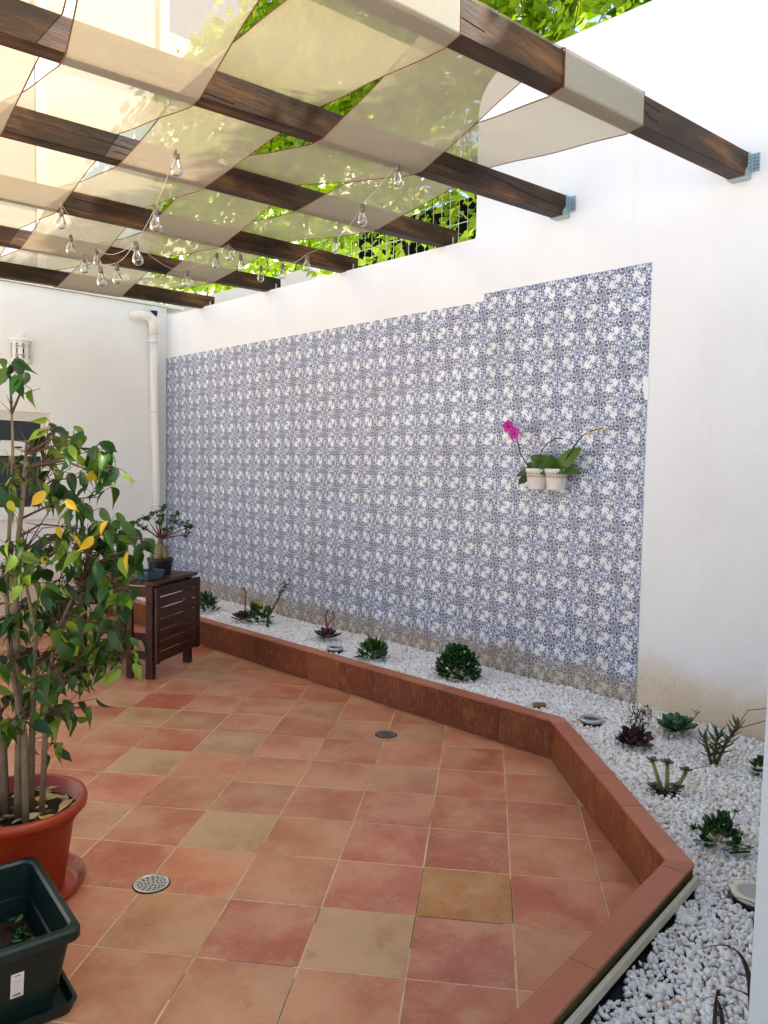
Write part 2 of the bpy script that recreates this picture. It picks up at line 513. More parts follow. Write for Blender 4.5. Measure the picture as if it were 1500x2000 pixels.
# ------------------------------------------------------------------ mesh helpers
class MB:
    def __init__(s):
        s.v, s.f, s.uv, s.smooth = [], [], None, False

    def add(s, vs, fs):
        o = len(s.v)
        s.v += [tuple(x) for x in vs]
        s.f += [tuple(i + o for i in f) for f in fs]
        return s

    def box(s, x0, x1, y0, y1, z0, z1, mat=None, bev=0.0):
        if bev > 0:
            b = bev
            vs, fs = [], []
            for z, k in ((z0, b), (z0 + b, 0), (z1 - b, 0), (z1, b)):
                vs += [(x0 + k, y0 + k, z), (x1 - k, y0 + k, z), (x1 - k, y1 - k, z), (x0 + k, y1 - k, z)]
            fs.append((3, 2, 1, 0))
            for l in range(3):
                for i in range(4):
                    j = (i + 1) % 4
                    fs.append((l * 4 + i, l * 4 + j, l * 4 + 4 + j, l * 4 + 4 + i))
            fs.append((12, 13, 14, 15))
        else:
            vs = [(x, y, z) for z in (z0, z1) for x, y in ((x0, y0), (x1, y0), (x1, y1), (x0, y1))]
            fs = [(3, 2, 1, 0), (4, 5, 6, 7), (0, 1, 5, 4), (1, 2, 6, 5), (2, 3, 7, 6), (3, 0, 4, 7)]
        if mat is not None:
            vs = [mat @ Vector(q) for q in vs]
        return s.add(vs, fs)

    def prism(s, poly, d0, d1, to):
        """polygon of 2-d points extruded from d0 to d1; to(p, q, d) gives the 3-d point"""
        k = len(poly)
        vs = [to(p, q, d0) for p, q in poly] + [to(p, q, d1) for p, q in poly]
        fs = [tuple(range(k - 1, -1, -1)), tuple(range(k, 2 * k))]
        fs += [(i, (i + 1) % k, (i + 1) % k + k, i + k) for i in range(k)]
        return s.add(vs, fs)

    def tube(s, pts, rad, n=6, cap=True):
        pts = [Vector(p) for p in pts]
        if not isinstance(rad, (list, tuple)):
            rad = [rad] * len(pts)
        vs, fs = [], []
        prev = None
        for i, p in enumerate(pts):
            t = (pts[min(i + 1, len(pts) - 1)] - pts[max(i - 1, 0)])
            if t.length < 1e-9:
                t = Vector((0, 0, 1))
            t.normalize()
            if prev is None:
                a = t.cross(Vector((0, 0, 1)) if abs(t.z) < 0.9 else Vector((1, 0, 0))).normalized()
            else:
                a = (prev - t * prev.dot(t))
                a = a.normalized() if a.length > 1e-6 else t.orthogonal().normalized()
            prev = a
            b = t.cross(a)
            for k in range(n):
                an = 2 * math.pi * k / n
                vs.append(p + (a * math.cos(an) + b * math.sin(an)) * rad[i])
        for i in range(len(pts) - 1):
            for k in range(n):
                j = (k + 1) % n
                fs.append((i * n + k, i * n + j, (i + 1) * n + j, (i + 1) * n + k))
        if cap:
            fs.append(tuple(range(n - 1, -1, -1)))
            fs.append(tuple(range((len(pts) - 1) * n, len(pts) * n)))
        return s.add(vs, fs)

    def lathe(s, prof, n=24, c=(0, 0, 0), close=False):
        vs, fs = [], []
        for r, z in prof:
            for k in range(n):
                a = 2 * math.pi * k / n
                vs.append((c[0] + r * math.cos(a), c[1] + r * math.sin(a), c[2] + z))
        L = len(prof)
        for i in range(L - 1 if not close else L):
            i2 = (i + 1) % L
            for k in range(n):
                j = (k + 1) % n
                fs.append((i * n + k, i * n + j, i2 * n + j, i2 * n + k))
        return s.add(vs, fs)

    def mesh(s, name, mat, smooth=False, uv=None, rnd=None):
        me = bpy.data.meshes.new(name)
        me.from_pydata(s.v, [], s.f)
        if mat is not None:
            me.materials.append(M[mat] if isinstance(mat, str) else mat)
        if smooth:
            me.polygons.foreach_set('use_smooth', [True] * len(me.polygons))
        if uv:
            l = me.uv_layers.new(name='UVMap')
            for i, lp in enumerate(me.loops):
                l.data[i].uv = uv[lp.vertex_index]
        if rnd is not None:
            at_ = me.attributes.new('rnd', 'FLOAT', 'FACE')
            at_.data.foreach_set('value', rnd)
        me.update()
        return me

    def build(s, name, mat, parent=None, smooth=False, **kw):
        return link(name, s.mesh(name, mat, smooth, **kw), parent)


def link(name, me, parent=None, mtx=None):
    o = bpy.data.objects.new(name, me)
    COL.objects.link(o)
    if parent is not None:
        o.parent = parent
    if mtx is not None:
        o.matrix_local = mtx
    return o


def tag(o, label, cat, group=None):
    o['label'] = label
    o['category'] = cat
    if group:
        o['group'] = group
    return o


def thing(name, label, cat, loc=(0, 0, 0), group=None):
    o = bpy.data.objects.new(name, None)
    o.empty_display_size = 0.1
    o.location = loc
    COL.objects.link(o)
    return tag(o, label, cat, group)


def struct(o, kind='structure'):
    o['kind'] = kind
    return o


def frame(p, zdir, roll=0.0, scale=1.0, up=None):
    """matrix whose +x runs along zdir (a leaf's length) and whose +z is the leaf's upper face"""
    x = Vector(zdir).normalized()
    u = Vector(up) if up is not None else Vector((0, 0, 1))
    y = u.cross(x)
    if y.length < 1e-4:
        y = x.orthogonal()
    y.normalize()
    z = x.cross(y)
    R = Matrix((x, y, z)).transposed() @ Matrix.Rotation(roll, 3, 'X')
    if isinstance(scale, (int, float)):
        scale = (scale,) * 3
    return Matrix.Translation(Vector(p)) @ (R @ Matrix.Diagonal(scale)).to_4x4()


def leaf_mesh(name, mat, outline, fold=0.2, droop=0.15, n_smooth=True):
    """flat leaf of length 1 along x: outline is [(x, halfwidth)], folded along its midrib and bending down"""
    vs, fs = [], []
    for x, w in outline:
        z = -droop * x * x
        vs += [(x, w, z + fold * w), (x, 0, z), (x, -w, z + fold * w)]
    for i in range(len(outline) - 1):
        a = i * 3
        fs += [(a, a + 1, a + 4, a + 3), (a + 1, a + 2, a + 5, a + 4)]
    return MB().add(vs, fs).mesh(name, mat, n_smooth)


def fat_leaf(name, mat, outline, thick=0.12, droop=-0.25):
    """thick succulent leaf of length 1 along x, curving up at the tip"""
    vs, fs = [], []
    for x, w in outline:
        z = -droop * x * x
        t = thick * (w / max(q for _, q in outline)) * 0.5 + 0.008
        vs += [(x, w, z + 0.1 * w), (x, 0, z + t * 0.6), (x, -w, z + 0.1 * w), (x, 0, z - t)]
    for i in range(len(outline) - 1):
        a = i * 4
        for k in range(4):
            j = (k + 1) % 4
            fs.append((a + k, a + 4 + k, a + 4 + j, a + j))
    e = (len(outline) - 1) * 4
    fs.append((e, e + 1, e + 2, e + 3))
    return MB().add(vs, fs).mesh(name, mat, True)


# ================================================================== THE SETTING
XW = 4.137            # face of the garden wall
YH = 7.71             # face of the house wall at the far end
K1A, K1B = Vector((3.402, 7.70)), Vector((3.486, 2.308))      # inner foot of the kerb, far to near
K2B = Vector((2.522, 1.183))
K3B = Vector((0.60, 0.990))
KH = 0.215

MB().box(-400, 400, -400, 400, -0.4, -0.06).build('ground', 'bed')
struct(bpy.data.objects['ground'])


# ---- patio floor: every tile a piece of its own, cut along the kerb
def clip(poly, p, q):
    """keep the part of poly to the left of the line p->q"""
    out = []
    d = q - p
    side = lambda a: d.x * (a.y - p.y) - d.y * (a.x - p.x)
    for i, a in enumerate(poly):
        b = poly[(i + 1) % len(poly)]
        sa, sb = side(a), side(b)
        if sa >= 0:
            out.append(a)
        if (sa >= 0) != (sb >= 0):
            out.append(a + (b - a) * (sa / (sa - sb)))
    return out


floor_poly = [(-1.6, 7.70), (K1A.x + 0.004, 7.70), (K1B.x + 0.004, K1B.y), (K2B.x + .003, K2B.y - .003), (K3B.x, K3B.y), (-1.6, 0.77)]
fo = MB().prism(floor_poly, -0.06, -0.0012, lambda p, q, d: (p, q, d)).build('patio_floor', 'grout')
struct(fo)
TO = Vector((1.95194, 2.24928))
TU = Vector((0.624103, -0.781342)) * 0.333
TV = Vector((0.781342, 0.624103)) * 0.333
reds = [c8(186, 110, 78), c8(190, 118, 84), c8(178, 100, 70), c8(186, 122, 86), c8(192, 126, 90), c8(178, 108, 76)]
tans = [c8(186, 138, 100), c8(182, 130, 94), c8(178, 122, 88)]
special = {(0, 1): c8(172, 116, 58), (1, 0): c8(186, 150, 108), (-1, -2): c8(180, 148, 104), (-3, -4): c8(182, 148, 102),
           (-4, -3): c8(176, 138, 98), (-5, -5): c8(178, 140, 96), (2, 0): c8(192, 126, 90), (1, 1): c8(172, 98, 80), (0, 0): c8(178, 104, 82),
           (1, -1): c8(172, 96, 74), (0, -1): c8(190, 130, 94), (1, -2): c8(178, 128, 84), (2, -2): c8(176, 118, 80), (-1, 0): c8(186, 102, 80),
           (-1, 1): c8(172, 96, 78), (-2, 0): c8(170, 96, 76), (2, 1): c8(180, 108, 84)}
rg = random.Random(3)
SH = 0.0027
for i in range(-16, 7):
    for j in range(-11, 7):
        o = TO + TU * j - TV * i           # row i grows towards the camera
        q = [o + (TU + -TV) * 0 + TU * a + -TV * b for a, b in ((0, 0), (0, 1), (1, 1), (1, 0))]
        cen = sum(q, Vector((0, 0))) / 4
        q = [c + (cen - c).normalized() * SH * 1.4 for c in q]
        for p, r in ((K1B, K1A), (K2B, K1B), (K3B, K2B)):
            q = clip(q, p, r) if q else q
        if q:
            q = clip(q, Vector((3.6, YH - 0.012)), Vector((-2, YH - 0.012)))
        if len(q) < 3 or cen.y > YH + 0.2 or cen.x < -0.55 or cen.y < 0.3:
            continue
        area = abs(sum(q[k].x * q[(k + 1) % len(q)].y - q[(k + 1) % len(q)].x * q[k].y for k in range(len(q)))) / 2
        if area < 0.0006:
            continue
        b = MB()
        k = len(q)
        vs = [(p.x - cen.x, p.y - cen.y, -0.006) for p in q]
        vs += [(p.x - cen.x, p.y - cen.y, -0.0012) for p in q]
        vs += [(p.x - cen.x + (cen - p).normalized().x * 0.002, p.y - cen.y + (cen - p).normalized().y * 0.002, 0) for p in q]
        fs = [(a, (a + 1) % k, (a + 1) % k + k, a + k) for a in range(k)] + [(a + k, (a + 1) % k + k, (a + 1) % k + 2 * k, a + 2 * k) for a in range(k)]
        fs.append(tuple(range(2 * k, 3 * k)))
        b.add(vs, fs)
        t = b.build('floor_tile', 'floor', fo)
        t.location = (cen.x, cen.y, rg.uniform(-0.0008, 0.0004))
        t.rotation_euler = (rg.uniform(-.0015, .0015), rg.uniform(-.0015, .0015), 0)
        cc = special.get((i, j)) or (rg.choice(tans) if rg.random() < 0.2 else rg.choice(reds))
        f = rg.uniform(0.88, 1.02)
        t.color = (cc[0] * f, cc[1] * f, cc[2] * f, 1)

b = MB()


def joint(i0, j0, i1, j1, f0=0.0, f1=1.0, w=0.0013):
    A = TO + TU * j0 - TV * i0
    B = TO + TU * j1 - TV * i1
    p, q = A.lerp(B, f0), A.lerp(B, f1)
    d = (q - p).normalized()
    n_ = Vector((-d.y, d.x)) * w
    b.add([(v.x, v.y, -0.0007) for v in (p + n_, q + n_, q - n_, p - n_)], [(3, 2, 1, 0)])


for a in ((0, 1, 1, 1, .02, .98), (0, 2, 1, 2, .1, .97), (1, 1, 2, 1, .0, .55), (1, 0, 2, 0, .05, .3), (2, 0, 3, 0, .15, .8), (2, -1, 3, -1, .25, .6), (1, 1, 1, 2, 0, .9), (2, -1, 2, 0, .3, .95)):
    joint(*a)
b.build('open_joint', 'soil', fo)
# tiled inspection lid with its thin metal frame
lid = MB()
cs = [TO + TU * j - TV * i for i, j in ((-4, -0.78), (-4, -0.05), (-3.06, -0.05), (-3.06, -0.78))]
for p, q in zip(cs, cs[1:] + cs[:1]):
    d = (q - p).normalized()
    n_ = Vector((-d.y, d.x)) * 0.0022
    lid.add([(v.x, v.y, 0.0012) for v in (p + n_, q + n_, q - n_, p - n_)], [(3, 2, 1, 0)])
lid.build('inspection_lid_frame', 'kgrout', fo)

# ---- raised bed: base sheet and pebbles
bed_poly = [(3.45, 7.72), (XW + .02, 7.72), (XW + .02, 0.42), (0.62, 0.42), (0.62, 0.95), (2.55, 1.12), (3.55, 2.28)]


def gravel_z(x, y):
    t = min(1, max(0, (y - 1.0) / 1.6))
    near = 0.135 + 0.02 * min(1, max(0, (x - 2.4) / 1.2))
    return near + (0.192 - near) * t + 0.006 * math.sin(5 * x + 3 * y) + 0.01 * min(1, max(0, (x - 3.8) / .3))


# base sheet follows the pebbles' height
vs, fs, idx = [], [], {}
xs = [0.62 + 0.03 * i for i in range(118)] + [XW + 0.02]
ys = [0.42 + 0.03 * i for i in range(244)] + [7.72]


def in_bed(x, y, e=0.0):
    if not (0.62 <= x <= XW + .02 and 0.42 <= y <= 7.72):
        return False
    if y >= K1B.y:
        tt = (y - K1B.y) / (K1A.y - K1B.y)
        return x > K1B.x + (K1A.x - K1B.x) * tt + 0.078 + e
    # outside kerb 2 and kerb 3
    d2 = (K1B - K2B).normalized()
    n2 = Vector((d2.y, -d2.x))
    s2 = (Vector((x, y)) - K2B).dot(n2)
    d3 = (K2B - K3B).normalized()
    n3 = Vector((d3.y, -d3.x))
    s3 = (Vector((x, y)) - K3B).dot(n3)
    return s2 > 0.078 + e or s3 > 0.092 + e


for i in range(len(xs) - 1):
    for j in range(len(ys) - 1):
        mx_, my_ = (xs[i] + xs[i + 1]) / 2, (ys[j] + ys[j + 1]) / 2
        if all(in_bed(a, b, -0.055) for a, b in ((xs[i], ys[j]), (xs[i + 1], ys[j]), (xs[i + 1], ys[j + 1]), (xs[i], ys[j + 1]))):
            q = []
            for a, b in ((i, j), (i + 1, j), (i + 1, j + 1), (i, j + 1)):
                if (a, b) not in idx:
                    idx[(a, b)] = len(vs)
                    vs.append((xs[a], ys[b], min(gravel_z(xs[a], ys[b]) - 0.011, 0.176) - (0.045 if xs[a] < 2.7 and ys[b] < 1.15 else 0)))
                q.append(idx[(a, b)])
            fs.append(q)
struct(MB().add(vs, fs).build('bed_base', 'bed'))

g = (1 + 5 ** 0.5) / 2
ICO = np.array([(-1, g, 0), (1, g, 0), (-1, -g, 0), (1, -g, 0), (0, -1, g), (0, 1, g), (0, -1, -g), (0, 1, -g), (g, 0, -1), (g, 0, 1), (-g, 0, -1), (-g, 0, 1)]) / math.hypot(1, g)
ICF = np.array([(0, 11, 5), (0, 5, 1), (0, 1, 7), (0, 7, 10), (0, 10, 11), (1, 5, 9), (5, 11, 4), (11, 10, 2), (10, 7, 6), (7, 1, 8),
                (3, 9, 4), (3, 4, 2), (3, 2, 6), (3, 6, 8), (3, 8, 9), (4, 9, 5), (2, 4, 11), (6, 2, 10), (8, 6, 7), (9, 8, 1)])


def subdiv(V, F):
    V = [tuple(v) for v in V]
    cache, F2 = {}, []

    def mid(a, b):
        k = (min(a, b), max(a, b))
        if k not in cache:
            p = np.array(V[a]) + np.array(V[b])
            V.append(tuple(p / np.linalg.norm(p)))
            cache[k] = len(V) - 1
        return cache[k]
    for a, b, c in F:
        x, y, z = mid(a, b), mid(b, c), mid(c, a)
        F2 += [(a, x, z), (b, y, x), (c, z, y), (x, y, z)]
    return np.array(V), np.array(F2)


IC2, ICF2 = subdiv(ICO, ICF)


def pebbles(name, spots, V0, F0, seed):
    r = np.random.default_rng(seed)
    n = len(spots)
    P = np.array(spots)                       # x y z size
    k = len(V0)
    lump = 1 + r.uniform(-0.34, 0.30, (n, k, 1))
    V = V0[None] * lump
    V = V * np.stack([r.uniform(.8, 1.35, n), r.uniform(.6, 1.0, n), r.uniform(.42, .75, n)], 1)[:, None, :]
    # random rotation: mostly lying flat
    q = r.normal(size=(n, 4))
    q /= np.linalg.norm(q, axis=1)[:, None]
    w, x, y, z = q.T
    R = np.stack([np.stack([1 - 2 * (y * y + z * z), 2 * (x * y - z * w), 2 * (x * z + y * w)], 1),
                  np.stack([2 * (x * y + z * w), 1 - 2 * (x * x + z * z), 2 * (y * z - x * w)], 1),
                  np.stack([2 * (x * z - y * w), 2 * (y * z + x * w), 1 - 2 * (x * x + y * y)], 1)], 1)
    V = np.einsum('nij,nkj->nki', R, V) * P[:, 3][:, None, None] + P[:, :3][:, None, :]
    F = (F0[None] + (np.arange(n) * k)[:, None, None]).reshape(-1, 3)
    V = V.reshape(-1, 3)
    me = bpy.data.meshes.new(name)
    me.vertices.add(len(V))
    me.vertices.foreach_set('co', V.astype(np.float32).ravel())
    me.loops.add(len(F) * 3)
    me.loops.foreach_set('vertex_index', F.astype(np.int32).ravel())
    me.polygons.add(len(F))
    me.polygons.foreach_set('loop_start', np.arange(0, len(F) * 3, 3, dtype=np.int32))
    me.update(calc_edges=True)
    me.materials.append(M['pebble'])
    at_ = me.attributes.new('rnd', 'FLOAT', 'FACE')
    at_.data.foreach_set('value', np.repeat(r.uniform(0, 1, n), len(F0)).astype(np.float32))
    return me


rp = random.Random(11)
near_s, far_s = [], []
holes = []          # filled by plants / spotlights: (x, y, r)
BED_THINGS = [(3.704, 2.198, .075), (3.661, 4.294, .075), (2.63, 0.93, .085)]
step = 0.0130
y = 0.5
while y < 7.69:
    x = 1.2 if y < 1.3 else 2.4
    while x < XW - 0.004:
        px, py = x + rp.uniform(-.009, .009), y + rp.uniform(-.009, .009)
        if in_bed(px, py, 0.006) and not any((px - a) ** 2 + (py - b) ** 2 < c * c for a, b, c in BED_THINGS):
            # a gap with bare membrane beside the third kerb
            d3 = (K2B - K3B).normalized()
            s3 = (Vector((px, py)) - K3B).dot(Vector((d3.y, -d3.x)))
            if not (px < 2.62 and py < 1.16 and 0.0 < s3 < 0.110 - 0.02 * max(0, px - 1.9) + 0.014 * math.sin(px * 31)):
                sz = rp.uniform(0.0080, 0.0145) if rp.random() > 0.07 else rp.uniform(.015, .020)
                (near_s if (py < 1.7) else far_s).append((px, py, gravel_z(px, py) - rp.uniform(0.002, 0.014) + 0.004, sz))
        x += step
    y += step
gm = pebbles('gravel', near_s + far_s, ICO, ICF, 1)
gv = link('gravel', gm)
gv['label'] = 'white marble pebbles filling the raised bed along the tiled wall'
gv['category'] = 'gravel'
struct(gv, 'stuff')
rd = random.Random(31)
b = MB()
for k in range(260):
    x, y = rd.uniform(2.3, 4.1), rd.uniform(.7, 7.5)
    if not in_bed(x, y, .02):
        continue
    z = gravel_z(x, y) + .011
    a, L_ = rd.uniform(0, 6.28), rd.uniform(.006, .03)
    b.tube([(x, y, z), (x + math.cos(a) * L_ * .5, y + math.sin(a) * L_ * .5, z + .004), (x + math.cos(a) * L_, y + math.sin(a) * L_, z)], [.0007, .0016, .0006], 4)
db = b.build('plant_debris', 'twig')
db['label'] = 'dry brown plant scraps scattered over the white gravel'
db['category'] = 'debris'
struct(db, 'stuff')

# ---- kerb of the raised bed: mortar core, face tiles and cap tiles
kerb = thing('bed_kerb', 'low kerb of brown terracotta tiles edging the white gravel bed', 'kerb', (0, 0, 0))
CW = 0.080


def seg(p, q):
    d = (q - p).normalized()
    return d, Vector((d.y, -d.x))          # outward = to the right when going near -> far


def kerb_pts(p, q, out):
    d, n = seg(p, q)
    return p + n * out, q + n * out


def isect(p, d, q, e):
    den = d.x * e.y - d.y * e.x
    t = ((q.x - p.x) * e.y - (q.y - p.y) * e.x) / den
    return p + d * t


def outline(off):
    """inner kerb line shifted outwards by off, as four points far -> near"""
    d1, n1 = seg(K1B, K1A)
    d2, n2 = seg(K2B, K1B)
    d3, n3 = seg(K3B, K2B)
    return [K1A + n1 * off, isect(K1A + n1 * off, d1, K1B + n2 * off, d2), isect(K1B + n2 * off, d2, K2B + n3 * off, d3), K3B + n3 * off]


ci, co = outline(0.012), outline(CW - 0.004)
for k in range(3):
    MB().prism([(p.x, p.y) for p in (ci[k], ci[k + 1], co[k + 1], co[k])], 0, KH - 0.014, lambda p, q, d: (p, q, d)).build('mortar_core', 'kgrout' if k < 2 else 'moss', kerb)
face_cols = [c8(112, 56, 33), c8(120, 62, 37), c8(104, 50, 30), c8(128, 72, 43), c8(110, 58, 35)]
cap_cols = [c8(178, 108, 80), c8(172, 102, 74), c8(184, 116, 88), c8(168, 98, 72)]
rk = random.Random(5)
a0, a1 = outline(0.0), outline(0.011)
cap_i, cap_o = outline(-0.004), outline(CW)
for k, cuts in ((0, [0.342 * i for i in range(1, 17)]), (1, [0.07 + 0.335 * i for i in range(0, 5)]), (2, [0.09 + 0.335 * i for i in range(0, 6)])):
    far, near = a0[k], a0[k + 1]
    start, end = (near, far) if k == 0 else (far, near)
    L = (end - start).length
    d = (end - start).normalized()
    ed = [0.0] + [c for c in cuts if c < L - 0.04] + [L]
    nrm = (a1[k] - a0[k])
    nrm = nrm - d * nrm.dot(d)
    for e0, e1 in zip(ed[:-1], ed[1:]):
        g2 = 0.0013
        p, q = start + d * (e0 + g2), start + d * (e1 - g2)
        mid = (p + q) / 2
        poly = [(v.x - mid.x, v.y - mid.y) for v in (p, q, q + nrm, p + nrm)]
        t = MB().prism(poly, 0.003, KH - 0.0165, lambda a, b, z: (a, b, z)).build('face_tile', 'kerb', kerb)
        t.location = (mid.x, mid.y, 0)
        c = rk.choice(face_cols)
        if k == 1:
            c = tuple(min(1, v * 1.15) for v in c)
        t.color = (*c[:3], 1)
    # cap tiles, mitred at the corners
    i0, i1, o0, o1 = (cap_i[k + 1], cap_i[k], cap_o[k + 1], cap_o[k]) if k == 0 else (cap_i[k], cap_i[k + 1], cap_o[k], cap_o[k + 1])
    capc = [c + (0.05 if k else 0.1) for c in ([0.335 * i for i in range(0, 17)])]
    ed = [0.0] + [c for c in capc if 0.03 < c < L - 0.05] + [L]
    for n_, (e0, e1) in enumerate(zip(ed[:-1], ed[1:])):
        g2 = 0.0013
        pa = i0 if e0 == 0 else start + d * (e0 + g2) - nrm.normalized() * 0.004
        pb = i1 if e1 == L else start + d * (e1 - g2) - nrm.normalized() * 0.004
        qa = o0 if e0 == 0 else start + d * (e0 + g2) + nrm.normalized() * CW
        qb = o1 if e1 == L else start + d * (e1 - g2) + nrm.normalized() * CW
        sh = 0.0
        mid = (pa + pb + qa + qb) / 4
        poly = [(v.x - mid.x, v.y - mid.y) for v in (pa, pb, qb, qa)]
        t = MB().prism(poly, 0, 0.011, lambda a, b, z: (a, b, z)).build('cap_tile', 'kerb', kerb)
        t.location = (mid.x, mid.y, KH - 0.011 + rk.uniform(-.0006, .0006))
        c = rk.choice(cap_cols)
        t.color = (*c[:3], 1)
    # olive metal edge between face and cap
    e = nrm.normalized() * -0.0015
    MB().tube([(start.x + e.x, start.y + e.y, KH - 0.0138), (end.x + e.x, end.y + e.y, KH - 0.0138)], 0.0022, 5).build('edge_trim', 'moss', kerb)
# cream strip and black membrane on the outer side of the near kerb
d3, n3 = seg(K3B, K2B)
oo = outline(CW + 0.004)
sa, sb = oo[2] + d3 * -0.005, oo[3]
for (z0, z1, w, nm, mt) in ((0.150, 0.178, 0.014, 'edge_strip', 'strip'), (0.02, 0.149, 0.008, 'membrane', 'membrane')):
    poly = [(v.x, v.y) for v in (sa, sa + n3 * w, sb + n3 * w, sb)]
    MB().prism(poly, z0, z1, lambda a, b, z: (a, b, z)).build(nm, mt, kerb)
MB().prism([(v.x, v.y) for v in (sa + n3 * .008, sa + n3 * .16, sb + n3 * .16, sb + n3 * .008)], 0.085, 0.124, lambda a, b, z: (a, b, z)).build('membrane', 'membrane', kerb)

# ================================================================== GARDEN WALL WITH AZULEJOS
HY, HZ, LZ = 3.45, 4.165, 3.10
prof = [(-1.2, 0), (YH + 0.3, 0), (YH + 0.3, LZ + 0.02), (HY, LZ)]
for k in range(7):
    a = math.pi / 2 * k / 6
    prof.append((HY - 0.26 + 0.26 * math.cos(a), HZ - 0.26 + 0.26 * math.sin(a)))
prof += [(-1.2, HZ - 0.04)]
wall = MB().prism(prof, XW, XW + 0.17, lambda p, q, d: (d, p, q)).build('garden_wall', 'plaster')
tag(wall, 'tall white plastered garden wall carrying a panel of blue and white tiles', 'wall')


def azulejo_mesh(name, flip, w, h):
    b = MB()
    vs = [(0, -w / 2, -h / 2), (0, w / 2, -h / 2), (0, w / 2, h / 2), (0, -w / 2, h / 2)]
    e = 0.0012
    vs2 = [(-0.0035, -w / 2 + e, -h / 2 + e), (-0.0035, w / 2 - e, -h / 2 + e), (-0.0035, w / 2 - e, h / 2 - e), (-0.0035, -w / 2 + e, h / 2 - e)]
    b.add(vs + vs2, [(4, 7, 6, 5), (0, 4, 5, 1), (1, 5, 6, 2), (2, 6, 7, 3), (3, 7, 4, 0)])
    v1 = h / 0.149
    uv = [(0, 0), (1, 0), (1, v1), (0, v1)] * 2
    if flip:
        uv = [(v, 1 - u) for u, v in uv]
    return b, uv


AZ = 0.15
mesh_of = {}
for flip in (0, 1):
    for hh in (0.1482, 0.0982):
        b, uv = azulejo_mesh('azulejo', flip, 0.1482, hh)
        mesh_of[(flip, hh)] = (b.mesh('azulejo_tile', 'azulejo', uv=uv), b, uv)
cells = []
for m_ in range(37):
    for k in range(17):
        y0 = 2.165 + AZ * m_
        z1 = 2.72 - AZ * k
        hh = 0.1482
        if m_ >= 8 and k == 0:
            hh = 0.0982
            z1 -= 0.05
        cy, cz = y0 + AZ / 2, z1 - hh / 2 - 0.0005
        # rosette corner test: corner (m, k) carries a rosette when m + k is odd
        flip = 1 if (m_ + k + 1) % 2 == 1 else 0
        d = (Vector((XW, cy, cz)) - CAM).length
        cells.append((d, cy, cz, flip, hh))
cells.sort()
ra = random.Random(2)
for d, cy, cz, flip, hh in cells[:300]:
    t = link('azulejo_tile', mesh_of[(flip, hh)][0], wall)
    t.location = (XW - 0.0004 + ra.uniform(-.0006, .0003), cy + ra.uniform(-.0004, .0004), cz)
    t.rotation_euler = (ra.uniform(-.002, .002), ra.uniform(-.004, .004), ra.uniform(-.004, .004))
b, uvs = MB(), []
for d, cy, cz, flip, hh in cells[300:]:
    src = mesh_of[(flip, hh)]
    o = Vector((XW - 0.0004, cy, cz))
    b.add([Vector(v) + o for v in src[1].v], src[1].f)
    uvs += src[2]
struct(b.build('azulejo_tile', 'azulejo', wall, uv=uvs, rnd=np.repeat(np.random.default_rng(6).uniform(0, 1, len(cells) - 300), 5).astype(np.float32)), 'stuff')
# plaster smear where a tile is missing at the near edge, and flaking patches above the panel
pp_ = [(2.158, 2.082), (2.176, 2.078), (2.196, 2.081), (2.199, 2.055), (2.191, 2.04), (2.196, 2.005), (2.184, 1.985), (2.186, 1.962), (2.172, 1.952), (2.158, 1.95)]
b = MB().prism(pp_, XW - 0.0052, XW + 0.001, lambda p, q, d: (d, p, q))
b.build('plaster_patch', 'plaster', wall, smooth=False)

# ================================================================== FAR HOUSE WALL
house = thing('house', 'white plastered house wall closing the far end of the patio', 'house', (2.0, YH, 0))
ho = Vector((2.0, YH, 0))
# wall with the window opening: x 1.55..2.93, z 1.02..2.006
wx0, wx1, wz0, wz1 = 1.45, 2.935, 1.02, 2.010
b = MB()
for x0, x1, z0, z1 in ((-3.5, wx0, 0, 3.20), (wx1, XW, 0, 3.20), (wx0, wx1, 0, wz0), (wx0, wx1, wz1, 3.20)):
    b.box(x0 - ho.x, x1 - ho.x, 0, 0.3, z0, z1)
b.build('wall', 'cream_plaster', house)
MB().box(-5.55, XW + .2 - ho.x, -0.02, 0.35, 3.205, 3.235).build('coping', 'pvc', house)
# upright strip and ledge near the corner
MB().box(3.955 - ho.x, 4.06 - ho.x, -0.012, -0.001, 0.2, 3.2).build('corner_pilaster', 'plaster', house)
win = MB().box(0, 0, 0, 0, 0, 0)
win = MB()
fx0, fx1 = wx0 - ho.x, wx1 - ho.x
for (x0, x1, z0, z1) in ((fx0, fx1, wz1 - .05, wz1), (fx0, fx1, wz0, wz0 + .05), (fx1 - .05, fx1, wz0 + .05, wz1 - .05), (fx0, fx0 + .05, wz0 + .05, wz1 - .05)):
    win.box(x0, x1, 0.06, 0.14, z0, z1)
win = win.build('window', 'pvc', house)
fr = MB()
for (x0, x1, z0, z1) in ((fx0 + .05, fx1 - .05, wz1 - .085, wz1 - .05), (fx1 - .085, fx1 - .05, wz0 + .05, wz1 - .085), (fx0 + .05, fx1 - .085, 1.59, 1.735), (fx0 + .05, fx1 - .085, wz0 + .05, wz0 + .08)):
    fr.box(x0, x1, 0.075, 0.125, z0, z1)
fr.build('sash', 'pvc', win)
MB().box(fx0 + .05, fx1 - .085, 0.10, 0.106, 1.735, wz1 - .085).build('pane', 'pane', win)
MB().box(fx0 + .05, fx1 - .085, 0.10, 0.106, wz0 + .08, 1.59).build('pane', 'pane', win)
MB().box(2.60 - ho.x, 2.66 - ho.x, 0.055, 0.075, 1.665, 1.68).build('latch', 'black', win)
MB().box(fx0 - .03, fx1 + .03, -0.03, 0.06, wz0 - .04, wz0 - 0.002, bev=.004).build('sill', 'pvc', win)
MB().box(fx0, fx1, 0.16, 0.2, wz0, wz1).build('window_back', 'dark', win)

